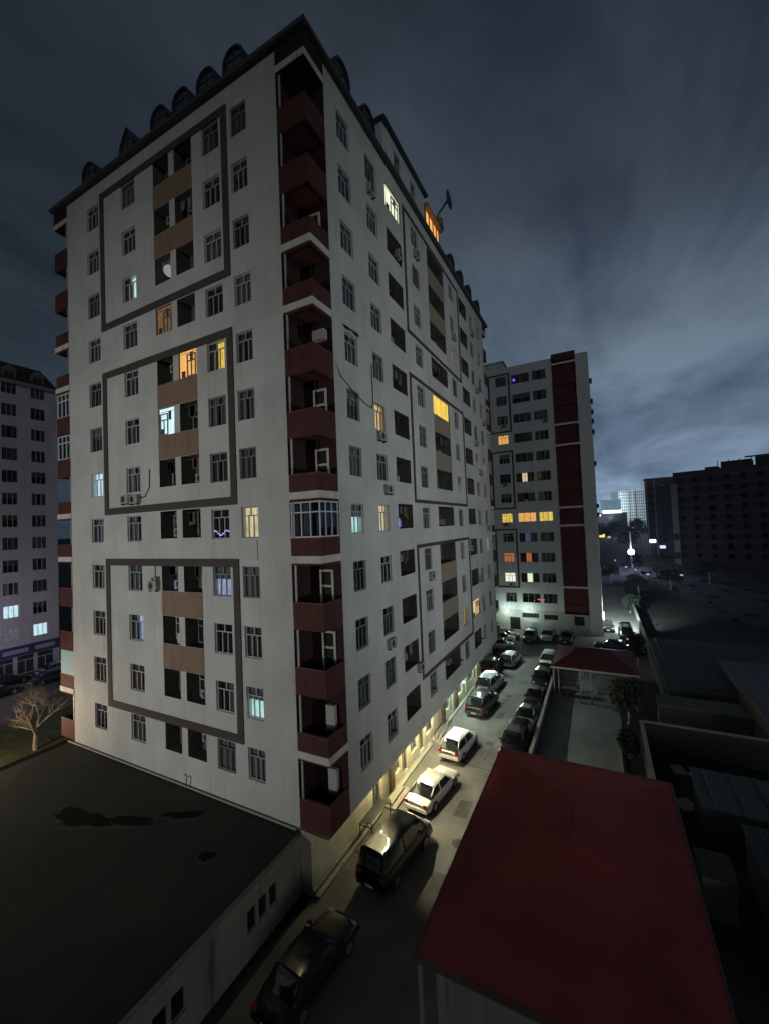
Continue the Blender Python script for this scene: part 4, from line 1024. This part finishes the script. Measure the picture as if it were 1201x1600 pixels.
# ------------------------------------------------------------------ yard walls, canopy, dark bush
yw = thing('yard_wall', 'low pale topped wall between the parked cars and the yard', 'wall')
MB().box(6.28, 6.42, 9.2, 33.5, 0, 1.0).obj('wall_body', concrete_d, yw)
for k in range(12): MB().box(6.24, 6.47, 9.2+k*2.02, 9.2+k*2.02+1.99, 1.003, 1.09).obj('coping_stone', pave, yw)
yr = thing('yard_wall', 'dark wall on the right side of the yard with a pale narrow coping', 'wall')
MB().box(13.0, 13.16, 9.6, 19.2, 0, 1.85).obj('wall_body', concrete_d, yr); MB().box(12.96, 13.2, 9.6, 19.2, 1.853, 1.93).obj('coping', pave, yr)
sp = thing('garden_edging', 'thin pale edging between yard concrete and the planted strip', 'edging')
MB().box(11.62, 11.74, 12.5, 21.5, 0, .16).obj('edge_stone', pave, sp)
cn = thing('garden_canopy', 'open canopy on posts with a dark red hipped roof over benches', 'canopy')
cx0, cx1, cy0, cy1, cz = 6.55, 13.5, 25.3, 32.5, 3.0
m = MB(); xa, xb = cx0+2.2, cx1-2.2; ymid = (cy0+cy1)/2
m.v += [(cx0, cy0, cz), (cx1, cy0, cz), (cx1, cy1, cz), (cx0, cy1, cz), (xa, ymid, cz+.95), (xb, ymid, cz+.95)]; m.f += [(0, 1, 5, 4), (1, 2, 5), (2, 3, 4, 5), (3, 0, 4)]
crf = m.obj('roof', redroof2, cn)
MB().box(cx0, cx1, cy0-.05, cy0-.002, cz-.14, cz+.02).box(cx0-.05, cx0-.002, cy0, cy1, cz-.14, cz+.02).obj('gutter', pave, crf)
MB().quad((cx0, cy0, cz-.01), (cx1, cy0, cz-.01), (cx1, cy1, cz-.01), (cx0, cy1, cz-.01)).obj('ceiling', concrete_d, crf)
for x in (6.75, 7.15, 8.95, 9.8, 13.2):
    for y in ((25.5,) if x in (7.15,) else (25.5, 32.2)): MB().tube([(x, y, 0), (x, y, cz-.01)], .055, 8).obj('post', mat('post_paint', (.24, .25, .24), .6), cn)
for k, (x, y, rz_, lb_) in enumerate(((7.7, 27.8, 0, 'garden bench under the canopy, left one'), (10.9, 28.1, 0, 'garden bench under the canopy, right one'))):
    t = thing('garden_bench', lb_, 'bench', (x, y, 0), rz_, 'benches under the canopy')
    for q in range(3): MB().box(-.75, .75, -.2+q*.15, -.08+q*.15, .42, .45).obj('slat', mat('bench_wood', (.12, .10, .08), .8), t)
    for q in range(2): MB().box(-.75, .75, .26, .29, .55+q*.16, .66+q*.16).obj('backrest', mat('bench_wood', (.12, .10, .08), .8), t)
    for a in (-.65, .6): MB().box(a, a+.05, -.18, .3, 0, .42).obj('leg', metal_dark, t)
tb = thing('garden_table', 'small dark table between the posts under the canopy', 'table', (8.1, 26.6, 0)); MB().box(-.9, .9, -.35, .35, .70, .75).obj('tabletop', mat('bench_wood', (.12, .10, .08)), tb)
for a in (-.75, .7): MB().box(a, a+.06, -.25, .25, 0, .70).obj('leg', metal_dark, tb)
rnd = random.Random(21)
def leafy(name, x, y, z0, rx, ry, rz_, label, seed, n=2600, ls=.16, m=leafd, trunk=True, cat='tree'):
    rnd = random.Random(seed); t = thing(name, label, cat, (x, y, 0))
    if trunk: MB().tube([(0, 0, 0), (.08, 0, z0*.6), (-.05, .05, z0+rz_*.5)], [.14, .11, .05], 8).obj('trunk', bark, t)
    cl_ = [(rnd.uniform(-.6, .6)*rx, rnd.uniform(-.6, .6)*ry, z0+rz_*(1+rnd.uniform(-.6, .6)), rnd.uniform(.3, .55)) for _ in range(16)]
    lf = MB()
    for k in range(n):
        c = rnd.choice(cl_); v = Vector((rnd.gauss(0, 1), rnd.gauss(0, 1), rnd.gauss(0, 1))).normalized()*rnd.uniform(.55, 1)
        p = Vector((c[0]+v.x*c[3]*rx, c[1]+v.y*c[3]*ry, max(.1, c[2]+v.z*c[3]*rz_)))
        a = Vector((rnd.gauss(0, 1), rnd.gauss(0, 1), rnd.gauss(0, 1))).normalized(); b = a.cross(Vector((rnd.gauss(0, 1), rnd.gauss(0, 1), rnd.gauss(0, 1)))).normalized()
        s_ = ls*rnd.uniform(.6, 1.2); lf.quad(p-a*s_, p+b*s_*.5, p+a*s_, p-b*s_*.5)
    lf.obj('crown', m, t); return t
leafy('evergreen_tree', 12.4, 22.6, 1.0, 1.25, 2.2, 1.3, 'dark evergreen tree in the planted strip right of the yard', 4)
leafy('evergreen_bush', 12.2, 17.6, .3, .7, 1.6, .6, 'low dark bush by the yard edging', 6, 1200, trunk=False, cat='bush')
leafy('evergreen_tree', 14.0, 36.5, 1.3, .9, 1.6, 1.4, 'dark tree behind the canopy by the boundary wall', 7, 1500)

# ------------------------------------------------------------------ dark plots on the right
bw = thing('boundary_wall', 'long dark boundary wall beside the pale side road', 'wall')
MB().box(15.3, 15.5, 27, 75, 0, 1.6).obj('wall_body', concrete_d, bw); MB().box(15.26, 15.54, 27, 75, 1.603, 1.68).obj('coping', concrete, bw)
pw = thing('plot_wall', 'thin pale topped wall crossing the dark plot on the right', 'wall')
MB().box(13.2, 30, 19.0, 19.14, 0, 1.9).obj('wall_body', concrete_d, pw); MB().box(13.2, 30, 18.96, 19.18, 1.903, 1.98).obj('coping', pave, pw)
def shed(x0, x1, y0, y1, h, label, m, slope=.15):
    t = thing('shed', label, 'shed'); MB().box(x0+.1, x1-.1, y0+.1, y1-.1, 0, h-.05).obj('wall', concrete_d, t)
    mb = MB(); mb.v += [(x0, y0, h), (x1, y0, h), (x1, y1, h+slope), (x0, y1, h+slope), (x0, y0, h-.08), (x1, y0, h-.08), (x1, y1, h+slope-.08), (x0, y1, h+slope-.08)]
    mb.f += [(0, 1, 2, 3), (7, 6, 5, 4), (0, 4, 5, 1), (1, 5, 6, 2), (2, 6, 7, 3), (3, 7, 4, 0)]; mb.obj('roof', m, t)
    k = x0+.6
    while k < x1-.3: MB().tube([(k, y0+.02, h+.02), (k, y1-.02, h+slope+.02)], .03, 4).obj('roof_rib', m, t); k += 1.1
    return t
slate = mat('slate_grey_roof', (.13, .14, .17), .7, .2, .6, .2, 8)
dkroof = mat('dark_sheet_roof', (.035, .042, .045), .7, .3, .5, .2, 8)
shed(20.0, 34, 19.6, 31.6, 3.0, 'large grey roofed shed at the right picture edge', slate)
shed(14.4, 20.2, 22.6, 24.3, 1.9, 'narrow pale grey roofed lean-to in the dark plot', mat('pale_sheet', (.10, .11, .11), .7, .2, .8))
shed(15.4, 28, 26.0, 40, 2.4, 'wide dark roofed shed behind the lean-to', dkroof)
shed(14.9, 25, 9.9, 13.3, 2.1, 'dark teal roofed shed right of the big red roof', mat('teal_sheet', (.035, .055, .055), .6, .3, .6))
shed(16.2, 27, 1.5, 9.2, 2.0, 'black roofed shed at the lower right picture edge', mat('black_sheet', (.018, .028, .03), .6, .3, .6))
lane = MB().quad((13.75, -20, .004), (15.8, -20, .004), (15.8, 9.2, .004), (13.75, 9.2, .004)).obj('lane', mat('lane_ground', (.05, .052, .047), .95, .4, .6, .5, 8)); tag(lane, kind='structure')
for k, (x, y, a, b, rz_, lb_) in enumerate(((14.5, 17.6, .35, .5, .2, 'pale flat slab lying near the yard wall corner'), (15.4, 17.3, .4, .35, .5, 'squarish concrete slab in the dark plot'), (15.9, 15.25, .95, .10, -.12, 'narrow upper plank of two lying in the dark plot'),
        (16.0, 14.1, .95, .16, -.14, 'wider lower plank of two lying in the dark plot'), (14.3, 13.9, .45, .55, .4, 'tilted concrete slab beside the red roof corner'))):
    t = tag(MB().box(-a, a, -b, b, 0, .10).obj('slab', pave), lb_, 'slab', 'slabs lying in the dark plot'); t.location = (x+.35, y-.6, 0.0); t.rotation_euler = (0, 0, rz_)
dbx = thing('grey_shed', 'small pale grey box shed beside the right edge of the big red roof', 'shed', (14.7, 6.5, 0)); MB().box(-.55, .55, -.7, .7, 0, 1.7).obj('wall', concrete, dbx); MB().box(-.62, .62, -.78, .78, 1.703, 1.8).obj('roof', concrete_d, dbx)
street_lamp(-43, 1.0, 8, 1300, (.86, .84, 1.0), 'added street lamp across from the blue shop fascia, outside the left picture edge', 1.2, R(180))  # unseen lamp added to brighten the lilac block
# rubble, bushes along the side road and beyond
rb = MB(); rnd = random.Random(9)
for k in range(160):
    x, y = rnd.uniform(15.8, 60), rnd.uniform(42, 140); s_ = rnd.uniform(.15, .7)*(1+y/120); a = rnd.uniform(0, 3)
    pts = [(x+s_*math.cos(a+q*1.57+rnd.uniform(-.3, .3)), y+s_*math.sin(a+q*1.57+rnd.uniform(-.3, .3))) for q in range(4)]; rb.prism(pts, 0, s_*rnd.uniform(.12, .4))
tag(rb.obj('rubble', mat('rubble', (.018, .019, .019), 1, .5, .6)), 'low heaps of rubble over the waste ground', 'rubble', kind='stuff')
for k, (x, y, s_, lb_) in enumerate(((15.0, 66, 1.0, 'bush at the bend of the side road'), (17.5, 84, 1.6, 'rounded tree beyond the side road'), (24, 92, 1.9, 'wide dark tree on the waste ground'), (12.8, 100, 1.8, 'tree beside the far end of the second block'), (33, 104, 2.0, 'dark tree before the unfinished block'), (19, 118, 2.2, 'tall dark tree below the mast lamp'))):
    leafy('distant_tree', x, y, .8*s_, 1.4*s_, 1.4*s_, 1.1*s_, lb_, 30+k, 700, .3, cat='tree')

# ------------------------------------------------------------------ unfinished dark block on the right
Q = thing('unfinished_block', 'large dark unfinished apartment block on the right horizon', 'apartment building')
p0 = Vector((33.1, 147.2, 0)); p1 = Vector((66.2, 135.0, 0)); d = (p1-p0); angq = math.atan2(d.y, d.x); Lq = d.length
FQ = Face(p0, angq); dk = mat('raw_block', (.026, .023, .024), .95, .25, .3, .2, 3)
hq = []
for r in range(9):
    for c in range(9):
        u = 1.2+c*3.85; hq.append((u, u+1.5, 2.2+r*3.0, 3.9+r*3.0, 1.0))
wall_mb(FQ, 0, Lq, 0, 29.8, hq).obj('wall', dk, Q); reveal_mb(FQ, hq).obj('opening_lining', dk, Q)
for (a, b, c_, d_, e) in hq[:]:
    FQ.local(MB().quad((a, .99, c_), (b, .99, c_), (b, .99, d_), (a, .99, d_))).obj('window', dark_room, Q)
for z in range(1, 10): FQ.local(MB().box(-.1, Lq, -.18, 0.002, 1.0+z*3.0, 1.22+z*3.0)).obj('floor_edge', mat('slab_edge', (.07, .065, .065), .9), Q)
FQ.local(MB().quad((0, 0, 29.8), (Lq, 0, 29.8), (Lq, 22, 29.8), (0, 22, 29.8)).quad((0, 0, 0), (0, 22, 0), (0, 22, 29.8), (0, 0, 29.8)).quad((0, 22, 0), (Lq, 22, 0), (Lq, 22, 29.8), (0, 22, 29.8))).obj('wall', dk, Q)
FQ.local(MB().box(-.6, 1.0, -.9, 0, 0, 26)).obj('stair_shaft', mat('pale_shaft', (.16, .15, .155), .9), Q)
FQ.local(MB().box(-.45, .85, -1.3, -.902, 2, 4).box(-.45, .85, -1.3, -.902, 8, 10)).obj('stair_landing', dark_room, Q)
for a, b, z in ((12, 19, 2.2), (20, 31, 2.6), (8, 11, 1.0), (33.5, 35.2, 3.2)): FQ.local(MB().box(a, b, 3, 9, 29.8, 29.8+z)).obj('roof_room', dk, Q)
for k in range(9): FQ.local(MB().box(11.5+k*2.6, 11.7+k*2.6, .5, .7, 29.8, 32.2)).obj('column', dk, Q)
FQ.local(MB().box(18, 30, .3, .9, 32.2, 32.6)).obj('beam', dk, Q)
for k in range(3): FQ.local(MB().box(29+k*1.6, 29.9+k*1.6, -.06, -.01, 24.9, 25.6)).obj('lit_gap', emit('dim_gap', (.10, .09, .10), .6, .4), Q)
Q2 = thing('narrow_block', 'narrow block behind the unfinished one, with a red corner and pale columns', 'apartment building')
q0 = Vector((27.9, 179.4, 0)); q1 = Vector((36.8, 178.5, 0)); d = q1-q0; FQ2 = Face(q0, math.atan2(d.y, d.x))
h2 = [(5.2, 6.4, 2.5+r*3.0, 3.9+r*3.0, .8) for r in range(9)]
wall_mb(FQ2, 0, 9.5, 0, 31, h2).quad((28, 179.5, 31), (37, 178.5, 31), (37, 190, 31), (28, 190, 31)).obj('wall', mat('raw_block_pale', (.075, .068, .072), .95, .2, .3), Q2)
for (a, b, c_, d_, e) in h2: FQ2.local(MB().quad((a, .79, c_), (b, .79, c_), (b, .79, d_), (a, .79, d_))).obj('window', dark_room, Q2)
for u in (.3, 3.0): FQ2.local(MB().box(u, u+.5, -.3, 0, 0, 30.5)).obj('column', mat('pale_column', (.30, .29, .31), .9), Q2)
FQ2.local(MB().box(.85, 2.9, -.2, 0, 27.5, 30.5)).obj('red_panel', mat('red_panel', (.22, .04, .035), .9), Q2)
for r in range(9): FQ2.local(MB().box(.85, 2.9, -.1, 0, 2.2+r*3.0, 3.4+r*3.0)).obj('window', dark_room, Q2)

# ------------------------------------------------------------------ far white tower, shop hall, distant town
T = thing('distant_tower', 'white floodlit apartment tower far off above the bright hall', 'tower block')
t0 = Vector((34.7, 593.7, 0)); t1 = Vector((66.3, 610, 0)); d = t1-t0; FT = Face(t0, math.atan2(d.y, d.x)); LT = d.length
twm = mat('tower_white', (.62, .66, .70), .9)
for k, (a, b, z1) in enumerate(((0, 13, 48.5), (14.5, 20.5, 49.5), (22.5, LT, 52.5))):
    ht = []
    nc = 5 if k != 1 else 2
    for r in range(12):
        for c in range(nc):
            wu = (b-a)/nc; ht.append((a+c*wu+wu*.25, a+c*wu+wu*.8, 4+r*3.8, 6.1+r*3.8, 1.0))
    wall_mb(FT, a, b, 0, z1, ht).obj('wall', twm, T)
    w_ = MB()
    for (p, q, r_, s_, e) in ht: w_.quad((p, .98, r_), (q, .98, r_), (q, .98, s_), (p, .98, s_))
    tag(FT.local(w_).obj('windows', dark_room, T), kind='stuff')
FT.local(MB().box(13, 14.5, 1.5, 2, 0, 47).box(20.5, 22.5, 1.5, 2, 0, 47)).obj('recess', dark_room, T)
FT.local(MB().box(0, LT, 1.2, 18, 0, 47.5)).obj('core', mat('tower_dark', (.1, .1, .1)), T)
light('lamp_light', (22, 560, 30), 160000, (.72, .92, 1.0), T, 3)
Hh = thing('bright_hall', 'distant low hall with a blazing white illuminated front', 'hall')
h0 = Vector((9.8, 356.2, 0)); h1 = Vector((30.1, 366.8, 0)); d = h1-h0; FH = Face(h0, math.atan2(d.y, d.x))
FH.local(MB().box(-14, 24, .1, 20, 0, 19.5)).obj('wall', mat('hall_wall', (.010, .011, .014), .9), Hh)
FH.local(MB().box(4.5, 19.5, -.3, .1, 19.0, 21.4)).obj('lit_sign', emit('hall_glow', (.80, .97, 1.0), 2.6, 0), Hh)
FH.local(MB().box(-3, 2.8, -.3, .1, 16.9, 18.4)).obj('lit_sign', emit('hall_glow2', (.60, .85, 1.0), 2.0, 0), Hh)
FH.local(MB().box(3, 19.5, -.2, .1, 21.7, 30)).obj('glazed_front', emit('hall_dim', (.20, .34, .45), .7, .4, .5), Hh)
light('lamp_light', (18, 350, 17), 9000, (.75, .92, 1.0), Hh, 2)
rnd = random.Random(31)
BL = set()
for k in range(26):
    ang = -1.25+1.9*k/25+rnd.uniform(-.01, .01); dd = rnd.uniform(420, 900); x, y = 11+dd*math.sin(ang), -15+dd*math.cos(ang)
    if 300 < y and -5 < x < 75: dd = 700; x, y = 11+dd*math.sin(ang), -15+dd*math.cos(ang)
    w_ = rnd.uniform(20, 50); h_ = rnd.uniform(6, 17)
    t = thing('distant_building', 'low dark building on the far horizon', 'building', (x, y, 0), -ang, 'low dark buildings along the horizon')
    MB().box(-w_/2, w_/2, 0, 12, 0, h_).obj('wall', dk, t)
    MB().box(-w_/2-.4, w_/2+.4, -.4, 12.4, h_, h_+.5).obj('roof', dkroof, t)
hill = MB()
for k in range(60):
    a0 = -1.4+2.6*k/60; a1 = -1.4+2.6*(k+1)/60
    def hp(a, rr, z): return (11+rr*math.sin(a), -15+rr*math.cos(a), z)
    z0_ = 9+6*math.sin(a0*7)+4*math.sin(a0*17); z1_ = 9+6*math.sin(a1*7)+4*math.sin(a1*17)
    hill.quad(hp(a0, 1300, 0), hp(a1, 1300, 0), hp(a1, 1500, z1_+16), hp(a0, 1500, z0_+16)).quad(hp(a0, 1500, z0_+16), hp(a1, 1500, z1_+16), hp(a1, 1900, 0), hp(a0, 1900, 0))
tag(hill.obj('hills', soil), kind='structure')
# mast lamp and small far lamps
ml = thing('mast_lamp', 'glaring blue white lamp on a pale mast in the waste ground', 'lamp', (19.5, 136.2, 0))
MB().tube([(0, 0, 0), (0, 0, 11.5)], [.28, .16], 8).obj('mast', mat('mast_white', (.6, .62, .66), .6), ml)
sph = MB()
def spv(i_, k_, r_=.85): t = math.pi*i_/8; p_ = 2*math.pi*k_/12; return (r_*math.sin(t)*math.cos(p_), -.55+r_*math.sin(t)*math.sin(p_)-.2, 5.0+r_*math.cos(t))
for i in range(8):
    for k in range(12): sph.quad(spv(i, k), spv(i+1, k), spv(i+1, k+1), spv(i, k+1))
sph.obj('lamp_globe', emit('mast_glow', (.62, .72, 1.0), 50, 0), ml); light('lamp_light', (0, -1.9, 5.0), 9000, (.52, .62, 1.0), ml, .5, 'SPOT', (Vector((11.2, -15.2, 14))-Vector((19.5, 134.3, 5))).to_track_quat('-Z', 'Y').to_euler(), 95, 1.0); light('lamp_light', (0, -1.9, 5.2), 900, (.50, .60, 1.0), ml, .5)
def far_lamp(x, y, z, s, col, e, label, le=0):
    t = thing('yard_lamp', label, 'lamp', (x, y, 0)); MB().tube([(0, 0, 0), (0, 0, z)], .12, 6).obj('pole', metal_dark, t); MB().box(-s, s, -s, s, z, z+s*1.2).obj('lamp_head', emit('fl_%d_%d' % (int(x*10), int(y)), col, e, 0), t)
    if le: light('lamp_light', (0, -.6, z+.2), le, col, t, .3)
far_lamp(28.0, 163, 6.3, .9, (.7, .85, 1.0), 4, 'bright lamp at the foot of the narrow block', 3500)
far_lamp(30.6, 160, 4.4, .8, (.6, .75, 1.0), 1.2, 'dimmer lamp right of the bright one by the narrow block')
far_lamp(40.6, 158, 1.4, .7, (.9, .93, 1.0), 1.6, 'left of two pale lamps before the unfinished block', 500)
far_lamp(43.4, 157, 2.6, .6, (.8, .85, 1.0), 1.4, 'right of two pale lamps before the unfinished block', 500)
far_lamp(11.9, 233, 5.6, 1.3, (1.0, .62, .18), 1.5, 'orange lamp beyond the second block', 900)
far_lamp(15.2, 231, 5.2, .7, (.9, .8, .5), .6, 'small yellowish lamp right of the orange one')
for k, (px_, y, x) in enumerate(((0, 150, 15.3), (0, 128, 17.5), (0, 121, 19.4), (0, 111, 21.6), (0, 111, 25.5), (0, 110, 28.6))):
    far_lamp(x, y, .9, .28, (.55, .58, .9), .8, ['low light on the waste ground, left of the mast', 'low light just left below the mast lamp', 'low light directly below the mast lamp', 'leftmost of three low lights before the waste ground', 'middle of three low lights before the waste ground', 'rightmost of three low lights before the waste ground'][k])

for k, (x, y, s_, lb_) in enumerate(((11.5, 262, 4.2, 'dark tree in front of the bright hall, left one'), (18, 270, 4.8, 'wide dark tree in front of the bright hall, right of the left one'), (25.5, 266, 4.0, 'dark tree below the white tower'),
        (31.5, 250, 4.6, 'dark tree right of the hall beside the narrow block'), (8.5, 230, 3.4, 'dark tree close to the orange lamp'), (22.5, 205, 3.2, 'round dark tree halfway to the bright hall'))):
    leafy('distant_tree', x, y, .8*s_, 1.5*s_, 1.5*s_, 1.2*s_, lb_, 60+k, 900, .75, cat='tree')

# ------------------------------------------------------------------ damp night air
hz = MB().box(-140, 240, -70, 720, -1.0, 58).obj('haze', bpy.data.materials.new('haze_air')); hm = hz.data.materials[0]; hm.use_nodes = True; t = hm.node_tree; t.nodes.clear()
pv = t.nodes.new('ShaderNodeVolumePrincipled'); pv.inputs['Color'].default_value = (.85, .88, .95, 1); pv.inputs['Density'].default_value = .00017; pv.inputs['Anisotropy'].default_value = .85
ho = t.nodes.new('ShaderNodeOutputMaterial'); t.links.new(pv.outputs[0], ho.inputs['Volume']); tag(hz, kind='stuff')
